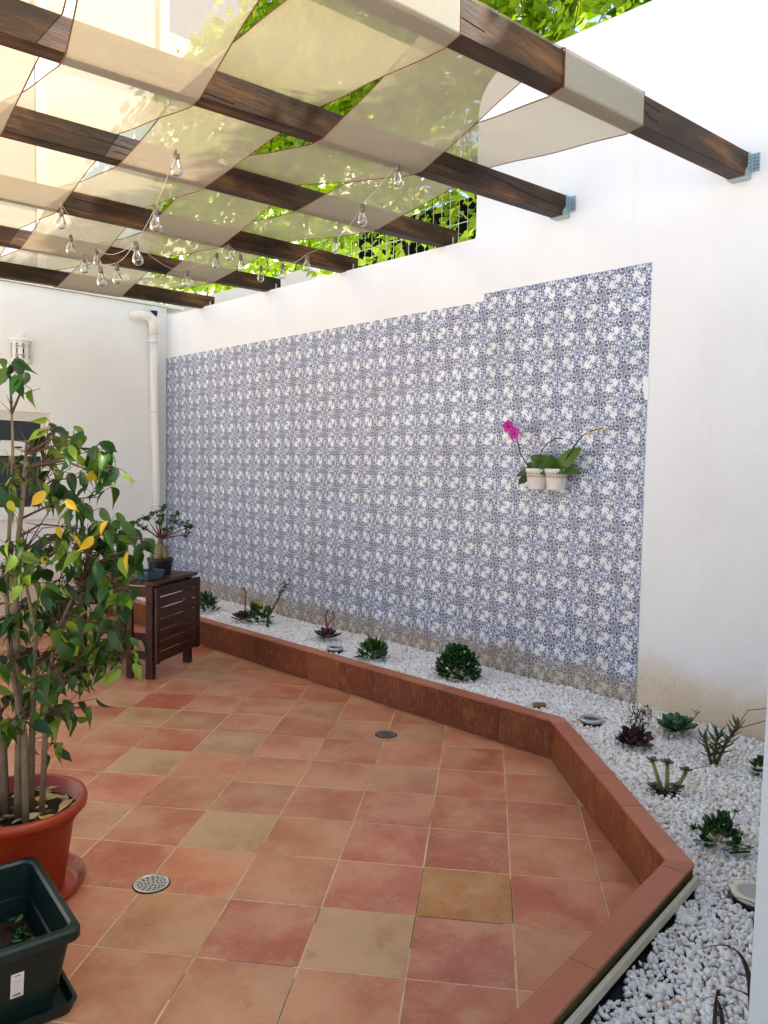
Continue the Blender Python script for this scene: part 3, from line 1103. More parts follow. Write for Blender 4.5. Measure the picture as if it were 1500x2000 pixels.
# upper storey standing back behind the house wall, and the low parapet beside it
UB = thing('upper_building', 'tall pale sunlit building behind the shade cloths', 'building', (2.0, 9.0, 0))
MB().box(-6.0, 2.86, 0, 0.3, 0, 9.5).build('wall', 'bwall', UB)
MB().box(2.72, 2.80, -0.06, -0.001, 0, 9.5).build('corner_strip', 'pvc', UB)
MB().box(0.2, 1.25, -0.03, -0.001, 3.3, 6.0).build('shutter', 'bgrey', UB)
MB().box(1.25, 1.36, -0.045, -0.001, 3.3, 7.2).build('frame_strip', 'pvc', UB)
MB().box(-6.0, 1.25, -0.045, -0.001, 6.0, 6.08).build('ledge', 'pvc', UB)
MB().box(-6.0, 2.7, -0.06, -0.001, 7.3, 7.36).build('ledge', 'pvc', UB)
tag(MB().box(4.862, 9.5, 9.05, 9.35, 0, 6.86).build('parapet_wall', 'bwall'), 'white parapet wall under the patch of blue sky', 'wall')

# white corner of the near house at the right edge of the picture
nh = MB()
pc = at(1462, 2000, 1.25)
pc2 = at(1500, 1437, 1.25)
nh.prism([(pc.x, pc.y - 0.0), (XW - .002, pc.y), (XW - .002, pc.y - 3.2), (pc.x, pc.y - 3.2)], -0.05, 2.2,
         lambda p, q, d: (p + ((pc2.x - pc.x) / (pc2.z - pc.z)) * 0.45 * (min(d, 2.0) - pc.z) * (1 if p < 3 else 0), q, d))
nho = nh.build('house_corner', 'shaded_plaster')
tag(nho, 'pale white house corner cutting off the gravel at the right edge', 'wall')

# ================================================================== PERGOLA
BY = [1.648, 2.719, 3.72, 4.78, 5.83, 6.95]
BZ = [(3.045, 0.071), (3.082, 0.053), (3.103, 0.036), (3.10, 0.022), (3.104, 0.024), (3.104, 0.018)]     # underside at x = 4.1, slope
BH, BW = 0.125, 0.085
ord_ = ['front pergola beam hung on the high white wall', 'second pergola beam from the front, hung on the high white wall',
        'third pergola beam from the front, resting on the low wall', 'fourth pergola beam from the front, resting on the low wall',
        'fifth pergola beam from the front, next to the farthest', 'farthest pergola beam, close to the cream house wall']


def beam_bot(i, x):
    return BZ[i][0] + BZ[i][1] * (x - 4.1)


for i in range(6):
    xe = 4.115 if i < 2 else 4.26
    th = thing('pergola_beam', 'brown timber ' + ord_[i], 'beam', (xe, BY[i], beam_bot(i, xe)), 'pergola beams')
    b = MB()
    Lx = xe + 1.0
    e = 0.004
    sl_ = BZ[i][1]
    pr = [(e, 0), (BW - e, 0), (BW, e), (BW, BH - e), (BW - e, BH), (e, BH), (0, BH - e), (0, e)]
    vs = []
    segs = 12
    for s_ in range(segs + 1):
        x = -Lx * s_ / segs
        vs += [(x, p, q + sl_ * x) for p, q in pr]
    fs = [tuple(range(8)), tuple(range(segs * 8 + 7, segs * 8 - 1, -1))]
    for s_ in range(segs):
        for k in range(8):
            fs.append((s_ * 8 + k, s_ * 8 + (k + 1) % 8, s_ * 8 + 8 + (k + 1) % 8, s_ * 8 + 8 + k))
    tb = b.add(vs, fs).build('timber', 'beam', th)
    # drying cracks
    cr = MB()
    rr = random.Random(i)
    for q in range(7):
        x0 = -rr.uniform(0.05, 3.6)
        ln = rr.uniform(.12, .5)
        z0 = rr.uniform(.02, .105)
        cr.box(x0 - ln, x0, -0.0012, 0.002, z0 + sl_ * (x0 - ln / 2) - .0012, z0 + sl_ * (x0 - ln / 2) + .0012)
    cr.build('crack', 'dark', tb)
    hg = MB()
    if i < 2:
        # joist hanger: two side plates, a bottom strap and wall flanges
        for y0, y1 in ((-0.005, -0.001), (BW + 0.001, BW + 0.005)):
            hg.add([(x, y, z) for y in (y0, y1) for x, z in ((0.019, -0.006), (-0.052, -0.006), (-0.052, 0.022), (-0.022, 0.055), (-0.022, BH - .004), (0.019, BH - .004))],
                   [(0, 1, 2, 3, 4, 5), (11, 10, 9, 8, 7, 6)] + [(k, (k + 1) % 6 + 6 if False else k + 6, (k + 1) % 6 + 6, (k + 1) % 6) for k in range(6)])
        hg.box(-0.052, 0.019, -0.001, BW + 0.001, -0.0062, -0.0012)
        for y0, y1 in ((-0.045, -0.005), (BW + .005, BW + .045)):
            hg.box(0.0165, 0.0205, y0, y1, 0.03, BH - .004)
        ho_ = hg.build('joist_hanger', 'zinc', th)
        hl = MB()
        for z in (0.045, 0.062, 0.079, 0.096, 0.111):
            for dy in (-0.035, -0.02):
                hl.tube([(0.0163, dy, z), (0.0168, dy, z)], 0.0036, 8)
            for dx in (-0.012, 0.004):
                hl.tube([(dx, -0.0055, z - .01), (dx, -0.0048, z - .01)], 0.0032, 8)
        hl.build('nail_hole', 'dark', ho_)
    else:
        hg.box(-0.06, -0.045, -0.004, -0.001, -0.003, 0.07).box(-0.06, -0.045, -0.03, -0.001, -0.0045, -0.001)
        hg.build('angle_bracket', 'zinc', th)

# ---- shade cloths woven over and under the beams
strips = {4: ([(2.436, 3.02), (2.80, 3.38), (2.849, 3.49), (2.995, 3.57), (3.127, 3.578), (3.29, 3.74)], 0),
          3: ([(1.873, 2.436), (2.20, 2.845), (2.242, 2.849), (2.419, 2.993), (2.564, 3.127), (2.689, 3.288)], 1),
          2: ([(1.31, 1.873), (1.60, 2.20), (1.748, 2.242), (1.862, 2.419), (2.0, 2.564), (2.13, 2.689)], 0),
          1: ([(0.75, 1.31), (1.08, 1.60), (1.21, 1.748), (1.31, 1.862), (1.44, 2.0), (1.56, 2.13)], 1),
          0: ([(0.19, 0.75), (0.50, 1.08), (0.64, 1.21), (0.74, 1.31), (0.88, 1.44), (1.0, 1.56)], 0)}
sl_lab = {4: 'cream woven shade cloth nearest the white wall, folded over the front beam', 3: 'cream shade cloth second from the white wall, passing over the front beam',
          2: 'cream shade cloth in the middle, hanging in front of the green hedge', 1: 'cream shade cloth second from the left, against the pale building',
          0: 'cream shade cloth at the far left corner of the pergola'}
NX = 16
for s_, (edges, first_over) in strips.items():
    path = []                                   # (beam index as float position, y, kind, offset)
    rr = random.Random(40 + s_)
    pts = []                                    # y, z-offset function pieces

    def zt(i, x): return beam_bot(i, x) + BH + 0.005
    def zb(i, x): return beam_bot(i, x) - 0.006
    for i in range(6):
        over = (i % 2 == 0) == bool(first_over)
        f = zt if over else zb
        if i == 0 and not over:
            pts += [(BY[0] + BW, 0, zt), (BY[0] - .001, 0, zt), (BY[0] - .006, 0, zt), (BY[0] - .007, 0, lambda i_, x: zt(i_, x) - .012),
                    (BY[0] - .007, 0, lambda i_, x: zb(i_, x) + .012), (BY[0] - .006, 0, zb)]
        pts += [(BY[i] - .002, i, f), (BY[i] + BW + .002, i, f)]
        if i == 5 and not over:
            pts += [(BY[5] + BW + .007, 5, lambda i_, x: zb(i_, x) + .012), (BY[5] + BW + .007, 5, zt), (BY[5], 5, zt)]
    dense = []
    for a, b in zip(pts[:-1], pts[1:]):
        gap = abs(b[0] - a[0])
        k = 14 if gap > 0.5 else (3 if gap > 0.05 else 1)
        for q in range(k):
            dense.append((a, b, q / k))
    dense.append((pts[-1], pts[-1], 0))
    vs = []
    ph = rr.uniform(0, 6)
    for (a, b, t) in dense:
        y = a[0] + (b[0] - a[0]) * t
        # edges by y
        fy = y
        ii = 0
        while ii < 4 and fy > BY[ii + 1]:
            ii += 1
        tt = min(1, max(0, (fy - BY[ii]) / (BY[ii + 1] - BY[ii])))
        xl = edges[ii][0] + (edges[ii + 1][0] - edges[ii][0]) * tt
        xr = edges[ii][1] + (edges[ii + 1][1] - edges[ii][1]) * tt
        long_ = abs(b[0] - a[0]) > 0.5
        nar = 0.006 * math.sin(math.pi * t) if long_ else 0     # sides pull in between the beams
        xl += nar + 0.004
        xr -= nar + 0.004
        for q in range(NX + 1):
            x = xl + (xr - xl) * q / NX
            z = a[2](a[1], x) * (1 - t) + b[2](b[1], x) * t
            if long_:
                z -= 0.007 * math.sin(math.pi * t) * (0.7 + 0.3 * math.sin(math.pi * q / NX))
                z += 0.0035 * math.sin(x * 55 + ph * 2) * (abs(2 * t - 1) ** 2) * math.sin(math.pi * min(1, t * 12)) * math.sin(math.pi * q / NX)
                z += 0.004 * math.sin(math.pi * t) * math.sin(9 * x + 5 * y + ph)
            vs.append((x, y, z))
    n_ = len(dense)
    fs = [(i * (NX + 1) + q, i * (NX + 1) + q + 1, (i + 1) * (NX + 1) + q + 1, (i + 1) * (NX + 1) + q) for i in range(n_ - 1) for q in range(NX)]
    sc = MB().add(vs, fs).build('shade_cloth', 'sail', smooth=False)
    for p_ in sc.data.polygons:
        p_.use_smooth = True
    tag(sc, sl_lab[s_], 'shade cloth', 'woven shade cloths')
    for q in (0, NX):
        hv = []
        for i in range(n_):
            hv.append(Vector(vs[i * (NX + 1) + q]))
        MB().tube(hv, 0.0027, 4).build('hem', 'hem', sc)

# ================================================================== HEDGE, FENCE
HX = 4.75
heart = [(0.0, 0.02), (0.06, 0.30), (0.22, 0.44), (0.45, 0.42), (0.72, 0.24), (1.0, 0.015)]
hleaf = leaf_mesh('leaf', 'hedge', heart, 0.28, 0.3)
hedge = thing('ivy_hedge', 'tall sunlit wall of bright green heart-shaped leaves behind the white wall', 'hedge', (HX, 5.0, 3.0))
rh = random.Random(9)
sel, rest = [], []
hl_v = np.array([v.co[:] for v in hleaf.vertices])
hl_f = [tuple(p.vertices) for p in hleaf.polygons]
N_LEAF = 44000
hedge_top = lambda y: (6.40 if y > 6.6 else 6.40 + min(1.2, (6.6 - y) * 0.8)) + 0.08 * math.sin(y * 5)  # near part rises out of view, shaped to keep sun off the patio


def pix(p):
    v = Vector(p) - CAM
    zc = v.dot(RF)
    return 750 + FPX * v.dot(RX) / zc, 1000 + FPX * v.dot(RD) / zc


for k in range(N_LEAF):
    y = rh.uniform(-3.2, 8.95)
    z = rh.uniform(3.18, 7.45)
    if k > 31000:
        y, z = rh.uniform(-3.2, 7.6), rh.uniform(4.35, 7.7)
    if z > hedge_top(y) + rh.uniform(-.1, .08):
        continue
    back = k % 3 == 0 or k > 31000  # rear leaves, added to block sun leaking through into the patio
    x = HX + (rh.uniform(0.06, 0.26) if back else rh.uniform(-0.16, 0.08)) + 0.05 * math.sin(y * 3.1 + z * 2.2)
    if back and (z < 4.35 and y > 3.4 or z < 5.2 and y < 3.2):
        x += 0.62
        z += 0.25
        y += rh.uniform(0, .5)
    if 0.4 < y < 3.3 and 4.1 < z < 5.3 and not back:
        x -= rh.uniform(0.0, 0.22)
    if 3.3 < y < 5.6 and z < 3.9 and not back:
        x -= rh.uniform(0.05, 0.32)
    # each leaf hangs outwards and down
    az = rh.gauss(0, 0.75)
    dz = rh.uniform(-1.3, 0.15)
    d = Vector((-math.cos(az), math.sin(az), dz))
    up = Vector((-0.5 + rh.gauss(0, .45), rh.gauss(0, .5), 0.9))
    if k % 2:
        d.z = rh.uniform(-.6, .15)
        up = Vector((rh.gauss(.1, .3), rh.gauss(-.2, .3), 1))
    m_ = frame((x, y, z), d, rh.gauss(0, .5), rh.uniform(0.13, 0.17) if back else rh.uniform(0.062, 0.100), up)
    px, py = pix((x, y, z))
    open_ = (py < 95 - (px - 1050) * 0.42 and 890 < px < 1300 and py > -40) or (640 < px < 930 and 355 < py < 500 and py > 330)
    if open_ and len(sel) < 300 and x < HX + 0.03:
        sel.append(m_)
    else:
        rest.append(m_)
for m_ in sel:
    m_ = Matrix.Translation(-hedge.location) @ m_
    link('leaf', hleaf, hedge, m_)
V = np.concatenate([(np.array(m_.to_3x3()) @ hl_v.T).T + np.array(m_.translation - hedge.location) for m_ in rest])
F = [tuple(i + k * len(hl_v) for i in f) for k in range(len(rest)) for f in hl_f]
b = MB()
b.v, b.f = [tuple(v) for v in V], F
rn = np.repeat(np.random.default_rng(4).uniform(0, 1, len(rest)), len(hl_f)).astype(np.float32)
struct(b.build('foliage', 'hedge', hedge, smooth=True, rnd=rn), 'stuff')
# thin woody runners the leaves hang from
b = MB()
for k in range(70):
    y = rh.uniform(0.5, 8.9)
    p = Vector((HX + 0.1 + rh.uniform(-.02, .05), y, 3.1))
    pp = [p.copy()]
    for q in range(9):
        p = p + Vector((rh.gauss(0, .02), rh.gauss(0, .1), rh.uniform(.28, .38)))
        pp.append(p.copy())
    b.tube([Vector(q) - hedge.location for q in pp], [0.009 - 0.0007 * i for i in range(len(pp))], 4)
b.build('runners', 'twig', hedge)

fence = thing('mesh_fence', 'white wire mesh fence backed with black netting on the low wall', 'fence', (4.42, 4.6, 3.0))
fo_ = fence.location
for y in (3.535, 5.50, 7.45):
    MB().box(-0.03, 0.03, y - fo_.y - 0.035, y - fo_.y + 0.035, 0, 0.92 if y < 4 else 0.38, bev=.004).build('post', 'pvc', fence)
b = MB()
for z in (0.14, 0.175, 0.34, 0.52, 0.70, 0.88):
    yy = [3.3 + 0.05 * i for i in range(45)]
    b.tube([(-0.015, q - fo_.y, z + (0.0)) for q in yy], 0.0021, 5)
b.build('horizontal_wires', 'white_wire', fence)
b = MB()
y = 3.33
while y < 5.5:
    b.tube([(-0.015, y - fo_.y, 0.08), (-0.04, y - fo_.y, 0.15), (-0.015, y - fo_.y, 0.2), (-0.015, y - fo_.y, 0.5), (-0.015, y - fo_.y, 0.9)], 0.0017, 5)
    y += 0.085
b.build('vertical_wires', 'white_wire', fence)
MB().box(0.47, 0.478, -1.35, 0.88, -0.1, 0.72).build('netting', 'screen', fence)
# low white neighbour wall seen over the far part of the garden wall
tag(MB().box(4.45, 4.6, 5.52, 8.99, 2.6, 3.34).build('neighbour_wall', 'bwall'), 'low white neighbour wall peeping over the far end of the garden wall', 'wall')

# ================================================================== STRING LIGHTS
bulbs = [(345, 298, 3.4), (305, 405, 3.4), (120, 412, 4.5), (138, 462, 4.8), (188, 488, 5.3), (163, 502, 5.0), (196, 522, 4.3), (228, 517, 4.3), (265, 475, 3.8),
         (365, 530, 5.3), (423, 495, 5.6), (446, 480, 5.3), (470, 500, 5.6), (510, 522, 5.9), (553, 517, 5.7), (600, 498, 4.9), (708, 402, 4.1), (655, 465, 5.4), (775, 322, 3.75)]
strg = thing('string_lights', 'string of clear glass bulbs hanging under the pergola', 'string lights', at(265, 470, 3.8))
so = strg.location.copy()
gb = MB()
gprof = [(0.0135, -0.035), (0.014, -0.042), (0.018, -0.055), (0.026, -0.070), (0.030, -0.085), (0.0295, -0.097), (0.024, -0.109), (0.013, -0.1165), (0.001, -0.118)]
gb.lathe(gprof, 16)
glass_me = gb.mesh('glass', 'glass', True)
sb_ = MB().lathe([(0.004, 0.012), (0.009, 0.010), (0.0135, 0.0), (0.0145, -0.012), (0.0140, -0.036), (0.001, -0.036)], 12)
sock_me = sb_.mesh('socket', 'socket', True)
fil = MB().tube([(0, 0, -.036), (0.004, 0, -.06), (0.004, 0, -.075), (-.004, 0, -.075), (-.004, 0, -.06)], 0.0009, 4)
fil.tube([(0, 0, -.036), (0, 0, -.062)], 0.0035, 5)
fil_me = fil.mesh('filament_stem', 'cable', True)
rb = random.Random(21)
tops = []
for px, py, d in bulbs:
    p = at(px, py, d)
    tops.append(p)
    bu = link('bulb', sock_me, strg, Matrix.Translation(p - so) @ Euler((rb.uniform(-.12, .12), rb.uniform(-.12, .12), 0)).to_matrix().to_4x4() @ Matrix.Scale(.9, 4))
    link('glass', glass_me, bu)
    link('filament_stem', fil_me, bu)


def sag(a, b, s, n=10):
    return [a.lerp(b, i / n) - Vector((0, 0, s * 4 * (i / n) * (1 - i / n))) for i in range(n + 1)]


top = Vector((0, 0, 0.01))
chains = [[at(405, 30, 2.9), 0, 1, 8, 7, 6, 5, 3, 2, at(118, 395, 4.5)], [at(118, 395, 4.5), 4, 8, 9, 11, 12], [at(700, 330, 3.9), 18, 16, 17, 15, 14, 13, 12, 10, 9]]
for ch in chains:
    pp = []
    for a, b in zip(ch[:-1], ch[1:]):
        A = tops[a] + top if isinstance(a, int) else a
        B = tops[b] + top if isinstance(b, int) else b
        pp += [q - so for q in sag(A, B, 0.03 * (B - A).length, 8)]
    MB().tube(pp, 0.0017, 5).build('cable', 'cable', strg)

# ================================================================== HOUSE WALL FITTINGS
pipe = thing('drain_pipe', 'white plastic downpipe with an elbow on the house wall near the corner', 'pipe', (3.955, YH - 0.06, 0.2))
po = pipe.location
b = MB().tube([(4.02 - po.x, 0, 0), (3.99 - po.x, 0, 1.2), (3.965 - po.x, 0, 2.2), (3.955 - po.x, 0, 2.72)], 0.044, 20)
b.build('shaft', 'pvc', pipe, smooth=True)
el = [(3.955 - po.x, 0, 2.70), (3.955 - po.x, 0, 2.80), (3.945 - po.x, 0, 2.845), (3.91 - po.x, 0, 2.872), (3.85 - po.x, 0, 2.876), (3.775 - po.x, 0.02, 2.876), (3.745 - po.x, 0.07, 2.876)]
MB().tube(el, 0.050, 20).build('elbow', 'pvc', pipe, smooth=True)
for z in (0.9, 1.9, 2.62):
    xx = 4.02 - 0.024 * (z + 0.2)
    MB().lathe([(0.047, -.016), (0.0515, -.015), (0.0515, .015), (0.047, .016)], 20, (xx - po.x - .003, 0, z)).build('collar', 'pvc', pipe, smooth=True)

lan = thing('wall_lantern', 'white pierced ceramic wall lantern on the house wall', 'lantern', (2.637, YH - 0.075, 2.43))
# half-cylinder shell pierced with lozenges: built as a lattice of small cells
b = MB()
NA, NZ = 40, 30
R0, zL, zH = 0.096, 0.045, 0.235


def solid(a, z):
    """a in 0..1 round the front, z in 0..1 up the drum"""
    cx = (a * 5) % 1.0 - 0.5
    if z < 0.1 or z > 0.9:
        return not (abs(cx) < 0.18 and (0.03 < z < 0.075 or 0.925 < z < 0.97))
    zz = abs(z - 0.5) / 0.4
    loz = abs(cx) * 1.9 + abs(zz - 0.55) * 1.7
    if loz < 0.30 or 0.52 < loz < 0.78:
        return abs(cx) < 0.03 and loz > 0.5
    if math.hypot(cx, (z - 0.5) * 1.2) < 0.09:
        return False
    return True


vid = {}


def gvx(i, j, rr):
    k = (i, j, rr)
    if k not in vid:
        a = math.pi + (i / NA) * math.pi
        vid[k] = len(b.v)
        b.v.append((rr * math.cos(a), rr * math.sin(a) * 0.8 + 0.072, zL + (zH - zL) * j / NZ))
    return vid[k]


for i in range(NA):
    for j in range(NZ):
        if solid((i + .5) / NA, (j + .5) / NZ):
            b.f.append((gvx(i, j, R0), gvx(i + 1, j, R0), gvx(i + 1, j + 1, R0), gvx(i, j + 1, R0)))
            b.f.append((gvx(i, j + 1, R0 - .007), gvx(i + 1, j + 1, R0 - .007), gvx(i + 1, j, R0 - .007), gvx(i, j, R0 - .007)))
b.build('pierced_drum', 'ceramic', lan)


def half_lathe(prof, n=24):
    m_ = MB()
    vs, fs = [], []
    for r, z in prof:
        for k in range(n + 1):
            a = math.pi + math.pi * k / n
            vs.append((r * math.cos(a), r * math.sin(a) * 0.8 + 0.072, z))
    for i in range(len(prof) - 1):
        for k in range(n):
            fs.append((i * (n + 1) + k, i * (n + 1) + k + 1, (i + 1) * (n + 1) + k + 1, (i + 1) * (n + 1) + k))
    return m_.add(vs, fs)


half_lathe([(0.02, 0.0), (0.05, 0.012), (0.088, 0.032), (0.102, 0.036), (0.102, 0.05), (0.0, 0.05)]).build('base', 'ceramic', lan, smooth=False)
half_lathe([(0.102, 0.232), (0.106, 0.240), (0.100, 0.252), (0.07, 0.266), (0.045, 0.272), (0.038, 0.285), (0.044, 0.292), (0.03, 0.305), (0.0, 0.312)]).build('lid', 'ceramic', lan, smooth=False)
MB().box(-0.085, 0.085, 0.066, 0.072, 0.045, 0.235).build('back_plate', 'dark', lan)
tag(MB().lathe([(0.0, 0.0), (0.032, 0.002), (0.034, 0.04), (0.036, 0.05), (0.0, 0.05)], 16, (3.97, YH - 0.045, 3.09)).build('wall_sensor', 'black'), 'small dark fitting under the end beam near the corner', 'fitting')

# ================================================================== WALL ORCHIDS
wp = thing('wall_planter', 'pair of white pierced plant pots hung on the blue tiled wall', 'planter', (4.055, 2.77, 1.425))


def pot_profile(rt, rb_, h):
    return [(0.001, 0.0), (rb_, 0.0), (rb_ + 0.002, 0.006), (rt - .004, h * 0.82), (rt, h * 0.84), (rt + .002, h), (rt - .004, h + .001), (rt - .008, h * .8), (rt - .012, h * .6), (0.001, h * 0.58)]


for y in (0.068, -0.072):
    po_ = MB().lathe(pot_profile(0.073, 0.054, 0.128), 28, (0, y, 0)).build('pot', 'ceramic', wp, smooth=True)
    b = MB()
    for row, z, rr_ in ((0, 0.098, 0.0695), (1, 0.086, 0.0680), (2, 0.078, 0.067)):
        for k in range(22):
            a = 2 * math.pi * (k + 0.5 * row) / 22
            c = Vector((rr_ * math.cos(a), y + rr_ * math.sin(a), z))
            nn = Vector((math.cos(a), math.sin(a), 0.1))
            b.tube([c, c + nn * 0.0016], 0.0042 if row != 1 else 0.003, 6)
    b.build('pierced_band', 'cork', po_)
    MB().lathe([(0.001, 0.104), (0.062, 0.102)], 20, (0, y, 0)).build('potting_bark', 'soil', po_)
MB().box(0.06, 0.078, -0.09, 0.09, 0.06, 0.135, bev=.003).build('hanging_bracket', 'ceramic', wp)
MB().box(-0.01, 0.06, -0.02, 0.015, 0.115, 0.128).build('bracket_arm', 'ceramic', wp)

strap = [(0, .05), (.15, .13), (.4, .2), (.65, .19), (.87, .11), (1, .01)]
o_leaf = leaf_mesh('leaf', 'orchid', strap, 0.35, 0.35)
od_leaf = leaf_mesh('leaf', 'orchidd', strap, 0.35, 0.5)
oa = thing('orchid', 'orchid with two magenta flowers in the left wall pot', 'orchid', (4.055, 2.838, 1.53), 'orchids on the tiled wall')
ob = thing('orchid', 'orchid with broad green leaves and a yellowing spray in the right wall pot', 'orchid', (4.055, 2.698, 1.53), 'orchids on the tiled wall')
for d, L, rl in (((-.25, .9, .12), .16, .2), ((-.35, .75, -.28), .15, -.2), ((-.1, .5, .45), .11, 0.1), ((-.5, -.1, .35), .10, 0)):
    link('leaf', od_leaf, oa, frame((0, 0, 0.0), d, rl, (L, L * 1.15, L), (-.9, 0, .45)))
for d, L, rl in (((-.35, .8, .72), .20, .35), ((-.45, .8, .30), .17, -.2), ((-.35, -.8, .80), .21, 0.3), ((-.4, -.95, .25), .18, -.5), ((-.6, .1, .5), .13, 0), ((-.1, .35, .9), .12, 0.3), ((-.7, -.5, .2), .12, 0)):
    link('leaf', o_leaf, ob, frame((0, 0, 0.0), d, rl, (L, L * 1.2, L), (-.9, 0, .45)))


def spray(parent, pts, rad, mat, name='stem'):
    return MB().tube(pts, rad, 6).build(name, mat, parent, smooth=True)


spray(oa, [(0, 0.02, 0), (-.02, .07, .05), (-.03, .115, .12), (-.035, .135, .2), (-.04, .155, .255)], 0.0042, 'bronze')
spray(oa, [(0, -.02, 0), (-.01, -.01, .06), (-.01, -.03, .13), (-.02, -.08, .18), (-.02, -.14, .21), (-.02, -.19, .205)], 0.0036, 'bronze')
MB().tube([(0, 0, 0), (-.01, .01, .05), (-.005, .0, .1)], [.008, .007, .004], 6).build('old_stub', 'bronze', oa)
spray(ob, [(0, -.02, .02), (-.02, -.1, .12), (-.03, -.16, .19), (-.035, -.2, .225), (-.04, -.27, .25), (-.04, -.33, .262)], 0.0036, 'orchidd')
petal = leaf_mesh('petal', 'magenta', [(0, .08), (.3, .42), (.6, .5), (.85, .36), (1, .05)], 0.15, 0.1)
ypet = leaf_mesh('petal', 'cream', [(0, .05), (.4, .28), (.75, .26), (1, .02)], 0.2, 0.2)
for cy, cz, s_ in ((0.186, 0.288, 0.043), (0.136, 0.243, 0.045)):
    ce = Vector((-.045, cy + 0.015, cz))
    fl = MB().tube([ce + Vector((-.012, 0, -.004)), ce + Vector((0, 0, 0))], [.007, .004], 6).build('flower', 'magenta', oa, smooth=True)
    for k in range(5):
        a = 2 * math.pi * k / 5 + 0.3
        d = Vector((-.15, math.cos(a), math.sin(a)))
        link('petal', petal, fl, frame(ce, d, 0, (s_, s_ * (1.15 if k in (0, 2) else .8), s_), (-1, 0, 0)))
for cy, cz in ((-.23, .235), (-.27, .25), (-.30, .262), (-.325, .258)):
    fl = MB().tube([(-.04, cy, cz), (-.045, cy - .006, cz - .006)], .004, 5).build('bud', 'cream', ob)
    for k in range(4):
        a = 2 * math.pi * k / 4 + cy * 30
        link('petal', ypet, fl, frame((-.04, cy, cz), (-.3, math.cos(a), math.sin(a) - .3), 0, .018, (-1, 0, .3)))

# ================================================================== FLOOR AND BED FITTINGS
for nm, (x, y, r), lab, mt in (('floor_drain', (1.324, 2.574, .062), 'round perforated steel floor drain set in the near tiles', 'steel'),
                               ('floor_drain', (3.086, 3.157, .058), 'round tarnished floor drain near the kerb', 'oldsteel')):
    dr = thing(nm, lab, 'drain', (x, y, 0.0), 'floor drains')
    MB().lathe([(r, 0.0008), (r + .002, 0.0045), (r - .004, 0.006), (r - .006, 0.0035), (r - .008, 0.003), (0.0005, 0.0035)], 40).build('grate', mt, dr, smooth=False)
    MB().lathe([(r + .006, 0.001), (r, 0.0016)], 40).build('joint_ring', 'dark', dr)
    b = MB()
    for rr_, n_ in ((0.010, 3), (0.023, 8), (0.036, 12), (0.047, 15)):
        if rr_ > r - .012:
            continue
        for k in range(n_):
            a = 2 * math.pi * k / n_ + rr_ * 40
            c = (rr_ * math.cos(a), rr_ * math.sin(a), 0.0038)
            b.tube([c, (c[0], c[1], 0.0044)], 0.0034, 8)
    b.build('drain_hole', 'dark', dr)

for (x, y, zz, r, lab) in ((3.704, 2.198, .188, .062, 'round ground spotlight in the gravel behind the kerb corner'), (3.661, 4.294, .205, .06, 'round ground spotlight in front of the dark rosette plant'),
                           (2.63, 0.93, .15, .075, 'round ground spotlight with a pale rim at the right edge')):
    sp = thing('ground_spotlight', lab, 'spotlight', (x, y, zz - .05), 'ground spotlights')
    MB().lathe([(0.001, 0), (r - .008, 0), (r - .006, .05), (r - .01, .052)], 32).build('housing', 'black', sp, smooth=True)
    MB().lathe([(r - .004, .050), (r, .056), (r, .064), (r - .006, .068), (r - .022, .066), (r - .024, .062), (r - .004, .050)], 32).build('rim', 'steel' if x > 3 else 'strip', sp, smooth=True)
    MB().lathe([(0.001, .064), (r - .023, .0635)], 32).build('lens', 'pane' if x > 3 else 'bgrey', sp)

st = MB()
for k, (dx, rr_) in enumerate(((0.0, .0), (.004, .016), (.02, .02), (.04, .017), (.055, .019), (.072, .014), (.078, .0))):
    for q in range(8):
        a = q * math.pi / 4
        st.v.append((dx - .04, rr_ * math.cos(a), rr_ * math.sin(a) + .014))
for k in range(6):
    for q in range(8):
        st.f.append((k * 8 + q, k * 8 + (q + 1) % 8, k * 8 + 8 + (q + 1) % 8, k * 8 + 8 + q))
so_ = st.build('loose_stone', 'cork', smooth=True)
so_.location = (3.675, 2.511, .192)
so_.rotation_euler = (0, 0, -0.75)
tag(so_, 'brown bone-shaped stone lying on the white gravel beside the kerb', 'stone')

# ================================================================== SUCCULENTS IN THE BED
spoon = [(0, .06), (.25, .12), (.55, .22), (.8, .24), (.95, .12), (1, .01)]
point = [(0, .10), (.3, .17), (.6, .16), (.85, .08), (1, .01)]
ovalo = [(0, .1), (.3, .3), (.6, .36), (.85, .24), (1, .02)]
fat = {k: fat_leaf('leaf', k, spoon) for k in ('purple', 'greyleaf', 'ech', 'jade')}
pnt = {k: fat_leaf('leaf', k, point, .1, -.15) for k in ('olive', 'tipped', 'jade', 'ech', 'greyleaf', 'purple')}
ova = {k: fat_leaf('leaf', k, ovalo, .14, -.1) for k in ('jade', 'greyleaf', 'olive')}


def rosette(parent, base, R, n, me, lo=0.05, hi=1.35, axis=(0, 0, 1), rr=None, wid=1.0):
    rr = rr or random
    ax = Vector(axis).normalized()
    t1 = ax.orthogonal().normalized()
    t2 = ax.cross(t1)
    for k in range(n):
        f = k / max(1, n - 1)
        el = lo + (hi - lo) * f
        a = k * 2.39996 + rr.uniform(-.15, .15)
        d = (t1 * math.cos(a) + t2 * math.sin(a)) * math.cos(el) + ax * math.sin(el)
        s_ = R * (1 - 0.55 * f) * rr.uniform(.88, 1.1)
        link('leaf', me, parent, frame(Vector(base) + ax * 0.02 * R * k / n, d, 0, (s_, s_ * wid, s_), ax))


def bed_plant(name, lab, cat, x, y, group='succulents in the white gravel'):
    return thing(name, lab, cat, (x, y, gravel_z(x, y) - 0.004), group)


